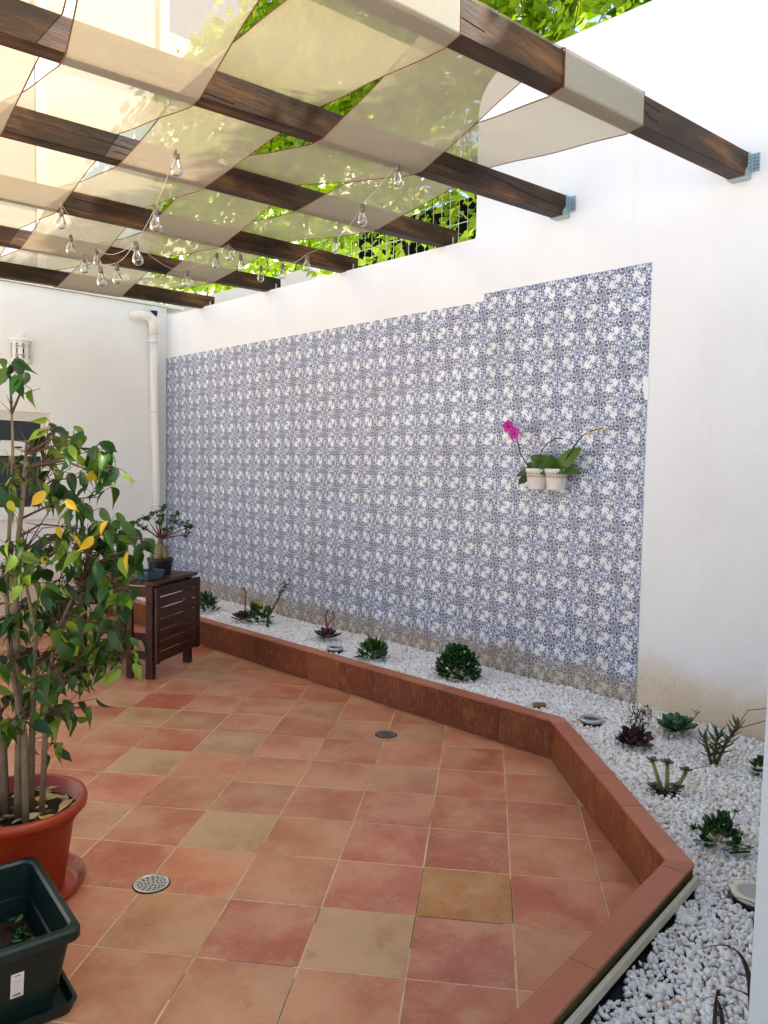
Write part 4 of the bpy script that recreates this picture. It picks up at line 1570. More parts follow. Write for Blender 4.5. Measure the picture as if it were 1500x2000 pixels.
def mound(parent, R, H, n, mesh, size, seed, mat, gold=None, flat=False):
    """dense bushy cushion: many small thick leaves joined into one part"""
    rr = random.Random(seed)
    src_v = [v.co.copy() for v in mesh.vertices]
    src_f = [tuple(p.vertices) for p in mesh.polygons]
    b = MB()
    rn = []
    for k in range(n):
        a = rr.uniform(0, 6.283)
        e = math.asin(rr.uniform(0.0, 1))
        sh_ = rr.uniform(.62, 1.0)
        nn = Vector((math.cos(a) * math.cos(e), math.sin(a) * math.cos(e), math.sin(e)))
        p = Vector((nn.x * R * sh_, nn.y * R * sh_, 0.02 + nn.z * H * sh_))
        d = (nn + Vector((rr.gauss(0, .4), rr.gauss(0, .4), rr.gauss(0.25, .35))))
        m_ = frame(p, d, rr.uniform(-.6, .6), size * rr.uniform(.7, 1.2))
        b.add([m_ @ v for v in src_v], src_f)
        rn += [rr.random()] * len(src_f)
    return struct(b.build('foliage', mat, parent, smooth=True, rnd=np.array(rn, np.float32)), 'stuff')


rq = random.Random(77)
# green cushion hidden behind the table corner
p = bed_plant('succulent', 'green bushy succulent half hidden behind the wooden table', 'plant', 3.72, 6.22)
MB().tube([(0, 0, -.02), (0, 0, .06)], [.015, .01], 6).build('stem', 'stalk', p)
mound(p, .11, .14, 150, pnt['jade'], .06, 1, 'jade')
# dark rosette with a flower stalk
p = bed_plant('succulent', 'dark purple rosette succulent with a curled stalk, farthest from the camera', 'plant', 3.725, 5.60)
rosette(p, (0, 0, .03), .115, 30, fat['purple'], rr=rq)
MB().tube([(0.03, .02, .05), (.06, .05, .16), (.07, .06, .25), (.06, .07, .29), (.04, .06, .285)], [.006, .006, .005, .006, .008], 6).build('flower_stalk', 'redstalk', p, smooth=True)
mound(thing('succulent', 'green trailing leaves beside the far dark rosette', 'plant', (3.80, 5.47, .19), 'succulents in the white gravel'), .1, .14, 60, ova['olive'], .06, 3, 'jade')
# thin shrub
p = bed_plant('small_shrub', 'thin leafy young shrub leaning against the tiled wall', 'plant', 3.77, 5.30)
main = [Vector((0, 0, -.02)), Vector((.01, .01, .08)), Vector((.05, -.02, .17)), Vector((.10, -.06, .30)), Vector((.12, -.09, .40))]
MB().tube(main, [.011, .009, .006, .004, .002], 6).build('stem', 'twig', p, smooth=True)
MB().tube([main[1], Vector((-.03, .06, .16)), Vector((-.05, .10, .22))], [.006, .004, .002], 5).build('branch', 'twig', p, smooth=True)
sh_leaf = leaf_mesh('leaf', 'jade', [(0, .02), (.2, .2), (.5, .27), (.8, .15), (1, .01)], .2, .25)
shy_leaf = leaf_mesh('leaf', 'ficusy', [(0, .02), (.2, .2), (.5, .27), (.8, .15), (1, .01)], .2, .25)
for k in range(26):
    f = rq.uniform(.3, 1)
    q = main[2].lerp(main[4], f) if k % 3 else Vector((-.03, .06, .16)).lerp(Vector((-.05, .10, .22)), f)
    a = rq.uniform(0, 6.28)
    link('leaf', sh_leaf if k % 6 else shy_leaf, p, frame(q, (math.cos(a), math.sin(a), rq.uniform(-.5, .6)), rq.uniform(-.5, .5), rq.uniform(.05, .075)))
# dark rosette with two red stalks
p = bed_plant('succulent', 'dark purple rosette succulent with red flower stalks behind the spotlight', 'plant', 3.80, 4.56)
rosette(p, (0, 0, .03), .118, 34, fat['purple'], .0, 1.3, rr=rq)
for s_ in (-1, 1):
    MB().tube([(0, 0, .05), (.0 + .02 * s_, .03 * s_, .13), (.01, .05 * s_ - .02, .2), (.03, .03 * s_, .235), (.05, .02 * s_, .22)], [.006, .006, .006, .007, .004], 6).build('flower_stalk', 'redstalk', p, smooth=True)
    for k in range(6):
        f = k / 6
        a = rq.uniform(0, 6.28)
        link('bract', pnt['purple'], p, frame((.01 + .01 * s_, .04 * s_ - .01, .13 + .1 * f), (math.cos(a), math.sin(a), .5), 0, .035))
# yellow tipped bush
p = bed_plant('succulent', 'green finger-leaved succulent with yellow tips', 'plant', 3.70, 3.93)
MB().tube([(0, 0, -.02), (0, 0, .07)], [.02, .015], 6).build('stem', 'stalk', p)
mound(p, .085, .12, 130, pnt['tipped'], .062, 5, 'jade')
for k in range(34):
    a = rq.uniform(0, 6.28)
    rr_ = rq.uniform(0, .06)
    link('leaf', pnt['tipped'], p, frame((rr_ * math.cos(a), rr_ * math.sin(a), rq.uniform(.07, .105)), (math.cos(a) * .45, math.sin(a) * .45, 1), rq.uniform(0, 6), rq.uniform(.05, .07)))
# round dense bush
p = bed_plant('succulent', 'round dense dark green succulent bush in the middle of the bed', 'plant', 3.79, 3.23)
MB().tube([(0, 0, -.02), (0, 0, .08)], [.025, .02], 6).build('stem', 'stalk', p)
mound(p, .14, .185, 520, ova['jade'], .038, 6, 'jade')
# purple heuchera-like plant
p = bed_plant('succulent', 'dark purple leafy plant with dry wispy stalks behind the kerb corner', 'plant', 3.55, 1.86)
mound(p, .062, .075, 80, ova['olive'], .045, 7, 'purple')
rosette(p, (0, 0, .02), .075, 16, pnt['purple'], .1, 1.2, rr=rq)
b = MB()
for k in range(16):
    a = rq.uniform(0, 6.28)
    q = Vector((.03 * math.cos(a), .03 * math.sin(a), .06))
    pts = [q]
    for s_ in range(4):
        q = q + Vector((rq.gauss(.006, .014), rq.gauss(-.004, .014), .033))
        pts.append(q)
    b.tube(pts, .0013, 4)
    for s_ in pts[2:]:
        for _ in range(2):
            b.tube([s_, s_ + Vector((rq.gauss(0, .013), rq.gauss(0, .013), .012))], .0017, 4)
b.build('dry_stalks', 'purple', p)
# green echeveria
p = bed_plant('succulent', 'flat blue-green rosette succulent with yellow flower stems near the wall foot', 'plant', 3.88, 1.80)
rosette(p, (0, 0, .03), .125, 46, fat['ech'], -.02, 1.35, rr=rq)
for pts, fl in (([(0, .02, .03), (-.02, .09, .07), (-.03, .15, .09)], 1), ([(0, -.02, .04), (.02, -.07, .09), (.01, -.10, .14)], 1)):
    MB().tube(pts, .0025, 5).build('flower_stem', 'stalk', p, smooth=True)
    for k in range(7):
        a = rq.uniform(0, 6.28)
        link('flower', pnt['tipped'], p, frame(Vector(pts[-1]) + Vector((rq.gauss(0, .008), rq.gauss(0, .01), rq.gauss(0, .006))), (math.cos(a), math.sin(a), .4), 0, .026))
# upright kalanchoe
p = bed_plant('succulent', 'tall branching succulent with olive spear leaves and long bare stalks', 'plant', 3.63, 1.50)
for k, (top_, L) in enumerate((((.03, -.005, .16), 20), ((.10, -.07, .20), 26), ((-.01, .05, .14), 14))):
    T_ = Vector(top_)
    MB().tube([(0, 0, -.02), T_ * .5 + Vector((0, 0, .01)), T_], [.009, .008, .006], 6).build('stem', 'olive', p, smooth=True)
    for q in range(L):
        f = .3 + .7 * q / L
        a = q * 2.4
        link('leaf', pnt['olive'] if k else pnt['jade'], p, frame(T_ * f, (math.cos(a), math.sin(a), .2 + .9 * f * f), 0, (.062, .042, .062)))
for pts in ([(.10, -.07, .20), (.13, -.10, .27), (.17, -.18, .29), (.19, -.24, .27)], [(.10, -.07, .18), (.15, -.15, .22), (.19, -.22, .26), (.20, -.25, .28)]):
    MB().tube(pts, .002, 5).build('bare_stalk', 'bronze', p, smooth=True)
# sedum on three thick stems
p = bed_plant('succulent', 'grey-green succulent with three bare stems topped by small rosettes', 'plant', 3.17, 1.50)
for T_, R_ in (((-.045, .05, .135), .036), ((.0, .005, .125), .038), ((.055, -.055, .095), .038)):
    T_ = Vector(T_)
    MB().tube([(T_.x * .2, T_.y * .2, -.01), (T_.x * .6, T_.y * .65, T_.z * .45), T_], [.011, .009, .008], 7).build('stem', 'stalk', p, smooth=True)
    rosette(p, T_, R_, 12, fat['greyleaf'], -.1, 1.0, rr=rq, wid=1.4)
rosette(p, (-.06, .03, .025), .045, 14, fat['greyleaf'], .0, 1.2, rr=rq, wid=1.3)
rosette(p, (.02, -.03, .02), .045, 12, fat['greyleaf'], .0, 1.2, rr=rq, wid=1.3)
for pts in ([(0, 0, .13), (-.01, .0, .17), (.01, -.02, .2)], [(.05, -.05, .1), (.09, -.10, .12), (.12, -.13, .125)], [(-.02, .06, .04), (-.04, .10, .08), (-.03, .12, .1)]):
    MB().tube(pts, .0014, 5).build('flower_stem', 'redstalk', p, smooth=True)
MB().lathe([(0.001, .012), (.05, .010), (.07, .0)], 14).build('soil_mound', 'soil', p)
# dark green crassula near the kerb and its small offset
p = bed_plant('succulent', 'sprawling dark green succulent with yellow flower heads near the right edge', 'plant', 2.885, 1.155)
MB().tube([(-.03, .03, -.01), (-.01, .01, .04), (.02, 0, .09)], [.008, .007, .005], 6).build('stem', 'stalk', p)
MB().tube([(-.01, -.03, .0), (.0, -.06, .012), (.03, -.10, .02)], .004, 5).build('stem', 'twig', p)
mound(p, .062, .11, 110, ova['jade'], .032, 8, 'jade')
for T_ in ((.06, -.03, .135), (.05, -.06, .06), (.02, -.10, .035), (-.03, .035, .06)):
    MB().tube([(0, 0, .03), Vector(T_) * .6, T_], .0025, 5).build('flower_stem', 'stalk', p, smooth=True)
    rosette(p, T_, .026, 10, pnt['tipped'], -.1, 1.2, rr=rq)
p = bed_plant('succulent', 'tiny green rosette seedling alone in the gravel by the kerb', 'plant', 2.93, 1.275)
rosette(p, (0, 0, .014), .036, 14, pnt['jade'], .05, 1.3, rr=rq)
p = bed_plant('succulent', 'small dark green plant cut off by the right edge', 'plant', 3.70, 1.30)
mound(p, .045, .07, 60, ova['jade'], .03, 9, 'jade')
p = bed_plant('succulent', 'yellow-green upright leaf cut off by the right edge', 'plant', 3.47, 1.19)
for k in range(5):
    link('leaf', pnt['tipped'], p, frame((0, 0, 0), (rq.gauss(0, .25), rq.gauss(0, .25), 1), 0, (.10, .10, .10)))

# bronze strap-leaved plant at lower right
p = bed_plant('strap_plant', 'dark bronze strap-leaved plant arching over the near gravel', 'plant', 2.20, 0.80, None)


def strap_leaf(parent, pts, w):
    pts = [Vector(q) for q in pts]
    # smooth by Catmull-Rom
    P = []
    for i in range(len(pts) - 1):
        p0, p1, p2, p3 = pts[max(i - 1, 0)], pts[i], pts[i + 1], pts[min(i + 2, len(pts) - 1)]
        for t in (0, .25, .5, .75):
            P.append(0.5 * ((2 * p1) + (p2 - p0) * t + (2 * p0 - 5 * p1 + 4 * p2 - p3) * t * t + (3 * p1 - p0 - 3 * p2 + p3) * t ** 3))
    P.append(pts[-1])
    vs, fs = [], []
    n_ = len(P)
    for i, q in enumerate(P):
        f = i / (n_ - 1)
        t = (P[min(i + 1, n_ - 1)] - P[max(i - 1, 0)]).normalized()
        s = t.cross(Vector((0.3, 0.3, 1))).normalized() * w * (1 - f ** 3) * (0.7 + .6 * f * (1 - f))
        u = s.cross(t).normalized() * w * .35
        vs += [q + s, q - u * .6, q - s, q + u * .2]
    for i in range(n_ - 1):
        for k in range(4):
            fs.append((i * 4 + k, i * 4 + (k + 1) % 4, i * 4 + 4 + (k + 1) % 4, i * 4 + 4 + k))
    return MB().add(vs, fs).build('leaf', 'bronze', parent, smooth=True)


pl = p.location.copy()
for px_ in ([(1395, 2010, .13), (1398, 1960, .2), (1402, 1930, .24)], [(1412, 2010, .13), (1408, 1975, .2), (1398, 1945, .25)],
            [(1400, 1985, .18), (1412, 1968, .22), (1436, 1957, .23)], [(1405, 1950, .22), (1390, 1946, .24), (1374, 1950, .22)], [(1404, 1945, .23), (1403, 1937, .245), (1409, 1930, .26)]):
    strap_leaf(p, [onz(a, b, c) - pl for a, b, c in px_], .007)
p2 = bed_plant('strap_plant', 'long arching bronze leaf curving out from behind the house corner', 'plant', 2.28, 0.72, None)
pl = p2.location.copy()
for px_ in ([(1468, 1990, .14), (1466, 1945, .2), (1462, 1905, .26), (1448, 1868, .31), (1425, 1848, .34), (1398, 1846, .34), (1366, 1853, .32)],
            [(1462, 1945, .2), (1452, 1938, .22), (1438, 1933, .24), (1418, 1925, .25)], [(1478, 1860, .2), (1475, 1810, .26), (1468, 1790, .28)],
            [(1482, 1768, .2), (1455, 1757, .23), (1430, 1752, .24), (1405, 1755, .23)]):
    strap_leaf(p2, [onz(a, b, c) - pl for a, b, c in px_], .0085)

# ================================================================== TABLE
tb = thing('folding_table', 'dark wooden drop-leaf table with slatted sides in the far corner', 'table', (2.86, 5.38, 0))
tux = Vector((0.86, 0.51, 0)).normalized()        # along the slatted end panel, away from the camera to the right
tuy = Vector((-0.51, 0.86, 0))                    # along the table's length, to the far left
tm = Matrix((tux, tuy, Vector((0, 0, 1)))).transposed().to_4x4()
tb.matrix_world = Matrix.Translation((2.62, 5.06, 0)) @ tm
TW, TL = 0.56, 0.62
for (x, y) in ((0.0, 0.0), (TW - .045, 0.0), (0.0, TL - .05), (TW - .045, TL - .05)):
    MB().box(x, x + .045, y + .012, y + .067, 0, 0.675, bev=.003).build('leg', 'table', tb)
for y in (0.025, TL - .04):
    MB().box(.045, TW - .045, y, y + .022, .60, .66, bev=.002).build('apron', 'table', tb)
for x in (0.004, TW - .03):
    MB().box(x, x + .024, .07, TL - .052, .59, .66, bev=.002).build('apron', 'table', tb)
    MB().box(x, x + .024, .07, TL - .052, .14, .195, bev=.002).build('stretcher', 'table', tb)
# swung gate leg on the long side
gt = MB().box(-0.032, -0.004, .16, .205, 0.005, .66, bev=.003)
gt.build('gate_leg', 'table', tb)
MB().box(-0.03, -0.006, .205, TL - .055, .15, .2, bev=.002).build('gate_rail', 'table', tb)
MB().box(-0.03, -0.006, .205, TL - .055, .55, .6, bev=.002).build('gate_rail', 'table', tb)
# top of five boards
for k in range(7):
    y0 = -0.02 + k * 0.096
    MB().box(-0.03, TW + .03, y0, y0 + .089, .68, .705, bev=.003).build('top_slat', 'table', tb)
# hanging slatted leaf at the near end
lf = MB().box(-0.012, .028, -0.034, -0.012, .115, .665, bev=.003).build('drop_leaf', 'table', tb)
MB().box(TW - .0, TW + .042, -0.034, -0.012, .115, .665, bev=.003).build('stile', 'table', lf)
for k in range(7):
    z0 = .125 + k * .0785
    MB().box(.029, TW - .001, -0.031, -0.014, z0, z0 + .0695, bev=.002).build('slat', 'table', lf)
b = MB()
for x, z, yy in ((.02, .635, .0115), (.02, .17, .0115)):
    b.tube([(x, yy - .001, z), (x, yy + .002, z)], .006, 10)
b.tube([(.36, -.0325, .53), (.36, -.030, .53)], .006, 10)
b.build('bolt_head', 'steel', tb)

def tpt(x, y, z):
    return tb.matrix_world @ Vector((x, y, z))


# bonsai on the table
bo = thing('bonsai', 'ficus bonsai with swollen roots in a black pot on the wooden table', 'bonsai', tpt(.36, .17, .7055))
MB().lathe([(0.001, 0), (.078, 0), (.092, .10), (.098, .105), (.098, .125), (.088, .126), (.086, .11), (0.001, .108)], 24).build('pot', 'black', bo, smooth=False)
rt = MB()
for k, (a, R_) in enumerate(((0.2, .03), (1.5, .028), (2.7, .033), (3.9, .03), (5.1, .026))):
    dx, dy = math.cos(a), math.sin(a)
    rt.tube([(dx * .055, dy * .055, .10), (dx * .045, dy * .045, .14), (dx * .03, dy * .03, .18), (dx * .012, dy * .012, .215), (0, 0, .235)], [R_ * .7, R_, R_, R_ * .7, R_ * .5], 10)
rt.build('roots', 'root', bo, smooth=True)
MB().tube([(0, 0, .215), (0, 0, .25), (.004, .002, .275)], [.024, .020, .018], 8).build('trunk', 'bark', bo, smooth=True)
bl = MB()
src = ova['jade']
sv, sf = [v.co.copy() for v in src.vertices], [tuple(p_.vertices) for p_ in src.polygons]
rn = []
br = MB()
CR = RX.copy()
CR.z = 0
CR.normalize()
CFD = Vector((-CR.y, CR.x, 0))
rbn = random.Random(4)
tips = []
for (sx_, sz_, dd) in ((-.11, .42, .02), (-.17, .39, -.03), (-.07, .45, .05), (-.14, .34, .04), (.02, .50, 0), (.0, .44, -.04), (.08, .43, .03), (.13, .41, -.02), (.17, .385, .04), (.21, .36, 0), (.10, .35, -.05), (-.02, .38, .06), (.19, .30, .02)):
    t_ = CR * sx_ + CFD * dd + Vector((0, 0, sz_))
    m0 = CR * sx_ * .45 + CFD * dd * .4 + Vector((0, 0, .275 + (sz_ - .275) * .45))
    br.tube([Vector((0, 0, .265)), m0, t_], [.007, .004, .0015], 5)
    for q in range(2):
        e_ = t_ + Vector((rbn.gauss(0, .03), rbn.gauss(0, .03), rbn.uniform(-.02, .03)))
        br.tube([m0.lerp(t_, .6), e_], [.0022, .001], 4)
        tips.append(e_)
    tips.append(t_)
br.build('branches', 'twig', bo, smooth=True)
for t_ in tips:
    for q in range(9):
        a = rbn.uniform(0, 6.28)
        m_ = frame(t_ + Vector((rbn.gauss(0, .010), rbn.gauss(0, .010), rbn.gauss(0, .008))), (math.cos(a), math.sin(a), rbn.uniform(0, .9)), 0, rbn.uniform(.022, .034))
        bl.add([m_ @ v for v in sv], sf)
        rn += [rbn.random()] * len(sf)
struct(bl.build('foliage', 'jade', bo, smooth=True, rnd=np.array(rn, np.float32)), 'stuff')

dish = thing('glazed_dish', 'shallow blue glazed bonsai dish on the near corner of the table', 'dish', tpt(.10, .10, .7055))
dish.rotation_euler = (0, 0, math.atan2(tux.y, tux.x) - .15)
q = [(-.09, -.06), (.09, -.06), (.09, .06), (-.09, .06)]
b = MB()
lv = [(0.86, 0.004), (1.0, 0.055), (1.04, 0.06), (1.04, .066), (0.96, .066), (.9, .02)]
for s_, z in lv:
    b.v += [(x * s_, y * s_, z) for x, y in q]
for i in range(len(lv) - 1):
    for k in range(4):
        b.f.append((i * 4 + k, i * 4 + (k + 1) % 4, i * 4 + 4 + (k + 1) % 4, i * 4 + 4 + k))
b.f += [(3, 2, 1, 0), (20, 21, 22, 23)]
b.build('bowl', 'glaze', dish)
b = MB()
for x, y in ((-.07, -.04), (.07, -.04), (.07, .04), (-.07, .04)):
    b.box(x - .012, x + .012, y - .01, y + .01, 0, .006)
b.build('foot', 'glaze', dish)

# wrought-iron chair behind the table
ch = thing('iron_chair', 'black wrought iron chair with scrolled back behind the table', 'chair', (2.72, 6.25, 0))


def circle_arc(c, r, a0, a1, n=10, sh=1.0):
    return [(c[0] + r * math.cos(a0 + (a1 - a0) * i / n) * (1 - (1 - sh) * i / n), c[1], c[2] + r * math.sin(a0 + (a1 - a0) * i / n) * (1 - (1 - sh) * i / n)) for i in range(n + 1)]


bk = MB()
for s_ in (-1, 1):
    bk.tube([(.22 * s_, 0, 0), (.22 * s_, 0, .45), (.23 * s_, 0, .80), (.215 * s_, 0, .90)], .008, 8)
    for cx in (.055, .16):
        bk.tube(circle_arc((cx * s_, 0, .905), .055, math.pi * (1 if s_ > 0 else 0), math.pi * (-1.2 if s_ > 0 else 2.2), 18, .35), .005, 6)
bk.tube([(-.22, 0, .80), (.22, 0, .80)], .006, 6).tube([(-.22, 0, .52), (.22, 0, .52)], .006, 6)
bk.tube([(-.215, 0, .89), (-.1, 0, .955), (0, 0, .93), (.1, 0, .955), (.215, 0, .89)], .006, 6)
for k in range(3):
    bk.tube(circle_arc((-.12 + .12 * k, 0, .66), .05, 0, 6.28, 16), .004, 6)
bk.build('backrest', 'iron', ch, smooth=True)
MB().box(-.22, .22, -.42, -.005, .44, .455, bev=.004).build('seat', 'iron', ch)
for s_ in (-1, 1):
    MB().tube([(.2 * s_, -.40, .44), (.21 * s_, -.42, 0)], .008, 8).build('leg', 'iron', ch, smooth=True)
MB().tube([(-.205, -.41, .16), (.205, -.41, .16)], .005, 6).tube([(-.22, 0, .16), (.22, 0, .16)], .005, 6).build('stretcher', 'iron', ch)
ch.rotation_euler = (0, 0, -.35)

# ================================================================== FICUS
FC = Vector((0.945, 2.855, 0))
sa_ = tag(MB().lathe([(0.001, .004), (.195, .004), (.205, .008), (.228, .036), (.235, .040), (.236, .034), (.214, .004), (.20, 0), (.001, 0)], 48, (FC.x, FC.y, 0)).build('saucer', 'terra', smooth=False),
          'round terracotta-coloured saucer under the ficus pot', 'saucer')
fic = thing('potted_ficus', 'weeping fig with green and yellow leaves in a large terracotta-coloured pot', 'potted plant', (FC.x, FC.y, 0.0055))
MB().lathe([(0.001, 0), (.155, 0), (.16, .01), (.195, .25), (.203, .258), (.208, .262), (.212, .29), (.228, .296), (.238, .30), (.241, .318), (.238, .332), (.226, .335), (.215, .328), (.205, .27), (.001, .262)], 56).build('pot', 'terra', fic, smooth=False)
for pl_ in bpy.data.objects[fic.children[0].name].data.polygons:
    pl_.use_smooth = True
MB().lathe([(0.001, .285), (.10, .282), (.207, .276)], 24).build('soil', 'soil', fic, smooth=True)
fl_ = [(0, .03), (.1, .14), (.3, .225), (.5, .22), (.68, .14), (.82, .05), (1.0, .005)]
f_leaf = [leaf_mesh('leaf', 'ficus', fl_, fd, dr) for fd, dr in ((.2, .15), (.45, .4), (.7, .7))]
fy_leaf = leaf_mesh('leaf', 'ficusy', fl_, .3, .3)
litter = leaf_mesh('fallen_leaf', 'litter', fl_, .5, -.2)
rf = random.Random(8)
for k in range(46):
    a = rf.uniform(0, 6.28)
    r_ = .195 * math.sqrt(rf.random())
    link('fallen_leaf', litter, fic, frame((r_ * math.cos(a), r_ * math.sin(a), .290 + rf.uniform(0, .012)), (rf.gauss(0, 1), rf.gauss(0, 1), rf.gauss(0, .12)), rf.gauss(0, .3), rf.uniform(.05, .075)))
FO = Vector((FC.x, FC.y, 0.0055))
RR = CR
BKD = CFD


def fpt(px, py, dd=0.0):
    """point of the crown: measured across and up, at depth dd behind the trunk"""
    return at(px, py, 2.71 + dd) - FO


stems = [([(35, 1560), (38, 1400), (30, 1200), (36, 1050), (48, 940), (52, 860)], .016, 0.0), ([(60, 1565), (62, 1450), (66, 1330), (70, 1230), (52, 1150), (44, 1040)], .013, .05),
         ([(50, 1562), (48, 1440), (22, 1300), (12, 1150), (20, 1000), (25, 880), (22, 770)], .012, -.06), ([(80, 1560), (88, 1440), (92, 1340), (110, 1240), (140, 1170), (170, 1120)], .011, .02),
         ([(10, 1570), (5, 1450), (-20, 1300), (-50, 1150), (-60, 1000), (-50, 880)], .017, .03), ([(-20, 1565), (-40, 1430), (-90, 1250), (-130, 1100), (-140, 980)], .014, -.03)]
spine = []
for pts, r0, dd in stems:
    P = [fpt(x, y, dd * (1 - .4 * i)) for i, (x, y) in enumerate(pts)]
    P[0].z = .27
    MB().tube(P, [r0 * (1 - .72 * i / (len(P) - 1)) for i in range(len(P))], 9).build('trunk', 'bark', fic, smooth=True)
    spine += [P[i].lerp(P[i + 1], f) for i in range(1, len(P) - 1) for f in (0, .33, .66)]
clusters = [(18, 728, 7), (45, 760, 2), (110, 850, 7), (150, 868, 5), (185, 895, 8), (212, 925, 9), (175, 945, 4), (95, 890, 6), (35, 915, 9), (62, 945, 8), (20, 960, 8), (125, 975, 7), (110, 935, 5), (155, 1000, 6),
            (190, 985, 4), (215, 1035, 8), (150, 1045, 6), (185, 1070, 8), (120, 1060, 8), (85, 1080, 8), (235, 1065, 8), (258, 1060, 5), (250, 1105, 8), (205, 1110, 8), (160, 1110, 7), (30, 1085, 9), (60, 1120, 8),
            (15, 1130, 8), (110, 1150, 8), (185, 1150, 6), (240, 1160, 9), (215, 1180, 7), (140, 1195, 6), (60, 1200, 8), (25, 1220, 9), (95, 1230, 8), (130, 1250, 8), (175, 1230, 7), (215, 1240, 8), (190, 1280, 8), (240, 1290, 6),
            (150, 1300, 8), (100, 1295, 9), (50, 1290, 9), (10, 1310, 9), (120, 1345, 8), (70, 1350, 8), (30, 1370, 8), (135, 1395, 7), (90, 1400, 6), (45, 1420, 6), (100, 1470, 4), (115, 1410, 4), (5, 1430, 6), (165, 1330, 5), (205, 1310, 5),
            (-40, 900, 6), (-60, 1010, 7), (-50, 1120, 8), (-60, 1230, 8), (-50, 1340, 8), (-120, 1100, 6), (-130, 1220, 6)]
yellow_at = [(180, 935), (193, 943), (225, 930), (108, 1045), (80, 1105), (210, 1033), (135, 1058), (16, 995), (252, 1092), (88, 975), (128, 992), (182, 1064)]
tw = MB()
all_leaves = []
for (px, py, n_) in clusters:
    n_ = int(n_ * (1.6 if px > -30 else .9) + .5)
    dd = rf.uniform(-.22, .22) if px > -30 else rf.uniform(-.1, .2)
    c = fpt(px, py - 14, dd)
    cand = [s_ for s_ in spine if s_.z < c.z + .02] or spine
    s_ = min(cand, key=lambda v: (v - c).length + rf.uniform(0, .08))
    mdl = s_.lerp(c, .5) + Vector((rf.gauss(0, .015), rf.gauss(0, .015), .03))
    tw.tube([s_, mdl, c], [.005, .0035, .0016], 5)
    for q in range(n_):
        e_ = c + Vector((rf.gauss(0, .035), rf.gauss(0, .035), rf.gauss(0, .022)))
        b0 = mdl.lerp(c, rf.uniform(.4, 1))
        tw.tube([b0, e_], [.0018, .001], 4)
        a = rf.uniform(0, 6.28)
        d = Vector((math.cos(a), math.sin(a), rf.uniform(-1.9, -.25)))
        me = f_leaf[rf.randrange(3)]
        up = Vector((rf.gauss(-.25, .5), rf.gauss(-.4, .5), .8))
        all_leaves.append((dd + (1 if px < 0 else 0), me, frame(e_, d, rf.gauss(0, .5), rf.uniform(.055, .092), up)))
    for q in range(3):
        b0 = s_.lerp(mdl, rf.random())
        tw.tube([b0, b0 + Vector((rf.gauss(0, .05), rf.gauss(0, .05), rf.uniform(0, .09)))], [.002, .0008], 4)
all_leaves.sort(key=lambda q: q[0])
for _, me, m_ in all_leaves[:285]:
    link('leaf', me, fic, m_)
b = MB()
rn = []
for _, me, m_ in all_leaves[285:]:
    b.add([m_ @ v.co for v in me.vertices], [tuple(q.vertices) for q in me.polygons])
    rn += [rf.random()] * len(me.polygons)
struct(b.build('foliage', 'ficus', fic, smooth=True, rnd=np.array(rn, np.float32)), 'stuff')
for px, py in yellow_at:
    e_ = fpt(px, py - 16, rf.uniform(-.26, -.1))
    d = Vector((rf.gauss(0, .7), rf.gauss(0, .7), -1))
    o_ = link('leaf', fy_leaf, fic, frame(e_, d, rf.gauss(0, .9), rf.uniform(.05, .075), (-.5, -.7, .3)))
    o_['label'] = 'yellow ageing leaf'
    c = min(spine, key=lambda v: (v - e_).length)
    tw.tube([c, c.lerp(e_, .6) + Vector((0, 0, .03)), e_], [.003, .002, .001], 4)
tw.build('twigs', 'twig', fic, smooth=True)

# ================================================================== GREEN PLANTER
ux = Vector((0.105, 0.994, 0)).normalized()
uy = Vector((-0.994, 0.105, 0)).normalized()
P0 = Vector((0.862, 2.075, 0))
pm = Matrix((ux, uy, Vector((0, 0, 1)))).transposed().to_4x4()


def rrect(L, W_, r, n=5):
    """rounded rectangle starting at the corner nearest the viewer, x along ux, y along uy"""
    out = []
    for cx, cy, a0 in ((L - r, W_ - r, 0), (r, W_ - r, math.pi / 2), (r, r, math.pi), (L - r, r, math.pi * 1.5)):
        for k in range(n + 1):
            a = a0 + math.pi / 2 * k / n
            out.append((cx + r * math.cos(a), cy + r * math.sin(a)))
    return out


def loft(b, rings):
    k = len(rings[0][0])
    o = len(b.v)
    for poly, ins, z in rings:
        b.v += [(x, y, z) for x, y in poly]
    for i in range(len(rings) - 1):
        for q in range(k):
            b.f.append((o + i * k + q, o + i * k + (q + 1) % k, o + (i + 1) * k + (q + 1) % k, o + (i + 1) * k + q))
    return o, k


def ring(L, W_, ins, z, r=.03):
    pts = rrect(L - 2 * ins, W_ - 2 * ins, max(.006, r))
    return ([(x + ins, y + ins) for x, y in pts], ins, z)


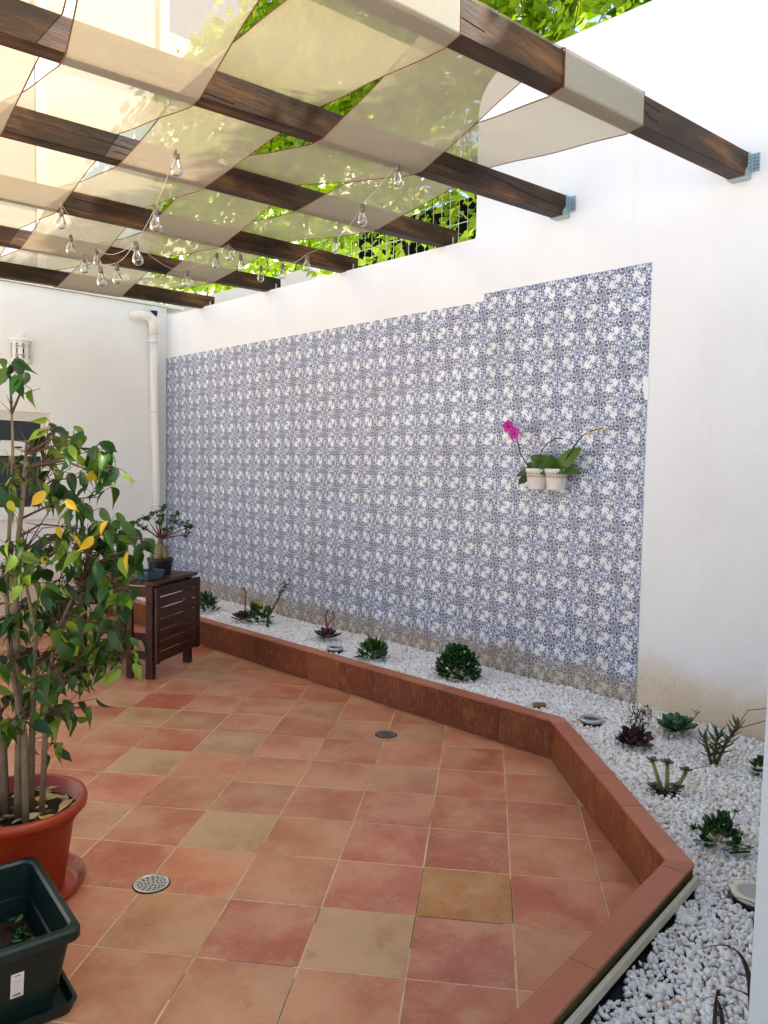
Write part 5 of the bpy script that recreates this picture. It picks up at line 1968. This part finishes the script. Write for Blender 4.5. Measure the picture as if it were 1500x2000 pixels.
tray = MB()
loft(tray, [ring(.5, .34, .03, .002), ring(.5, .34, .018, .004), ring(.5, .34, .010, .032), ring(.5, .34, .006, .036), ring(.5, .34, .016, .037), ring(.5, .34, .024, .009), ring(.5, .34, .17, .008, .006)])
tr_ = tray.build('planter_tray', 'green')
tr_.matrix_world = Matrix.Translation(P0 + ux * .005 + uy * .0) @ pm
tag(tr_, 'dark green plastic drip tray under the rectangular planter', 'tray')
pln = thing('green_planter', 'dark green rectangular plastic planter in the near left corner', 'planter')
pln.matrix_world = Matrix.Translation(P0 + Vector((0, 0, .0095))) @ pm
bx_ = MB()
loft(bx_, [ring(.5, .34, .16, .0, .006), ring(.5, .34, .062, .0), ring(.5, .34, .058, .004), ring(.5, .34, .022, .205), ring(.5, .34, .004, .208), ring(.5, .34, .0, .215), ring(.5, .34, .0, .238), ring(.5, .34, .005, .246),
           ring(.5, .34, .020, .247), ring(.5, .34, .027, .240), ring(.5, .34, .034, .14), ring(.5, .34, .040, .138), ring(.5, .34, .055, .02), ring(.5, .34, .16, .02, .006)])
bx_.build('box', 'green', pln, smooth=False)
MB().add([(x, y, .075 + .006 * math.sin(40 * x) * math.cos(37 * y)) for x in (.05, .15, .25, .35, .45) for y in (.05, .13, .21, .29)], [(i * 4 + j, i * 4 + 4 + j, i * 4 + 5 + j, i * 4 + 1 + j) for i in range(4) for j in range(3)]).build('soil', 'soil', pln)
# sticker on the side facing the camera (the y-direction face at x = 0 side)
lab = thing('x', '', '')
bpy.data.objects.remove(lab)


def side_pt(s, z, off=0.0):
    """point on the near side wall: s along uy, z up"""
    ins = .058 + (.022 - .058) * (z - .004) / .201
    return (ins - off, s, z)


def sticker(s0, s1, z0, z1, off, mat, name, parent):
    b = MB()
    q = [side_pt(s0, z0, off), side_pt(s1, z0, off), side_pt(s1, z1, off), side_pt(s0, z1, off)]
    b.add(q, [(0, 1, 2, 3)])
    return b.build(name, mat, parent)


stk = sticker(.147, .180, .085, .160, .0012, 'paper', 'sticker', pln)
for (a0, a1, z0, z1, mt) in ((.155, .171, .151, .1535, 'ink'), (.153, .174, .1385, .1395, 'bgrey'), (.1505, .176, .132, .133, 'bgrey'), (.1505, .177, .126, .127, 'bgrey'), (.153, .177, .120, .121, 'bgrey'),
                           (.1505, .177, .114, .115, 'bgrey'), (.156, .174, .1045, .1055, 'bgrey')):
    sticker(a0, a1, z0, z1, .0018, mt, 'printed_line', stk)
for k in range(9):
    s0 = .1535 + k * .0024
    sticker(s0, s0 + (.0016 if k % 3 else .001), .089, .098, .0018, 'brownink', 'barcode_bar', stk)
# seedlings inside
sd_ = ova['jade']
for k in range(46):
    x, y = rf.uniform(.07, .40), rf.uniform(.06, .29)
    a = rf.uniform(0, 6.28)
    link('seedling_leaf', sd_, pln, frame((x, y, .085 + rf.uniform(0, .03)), (math.cos(a), math.sin(a), rf.uniform(-.1, .6)), 0, (.032, .034, .03)))
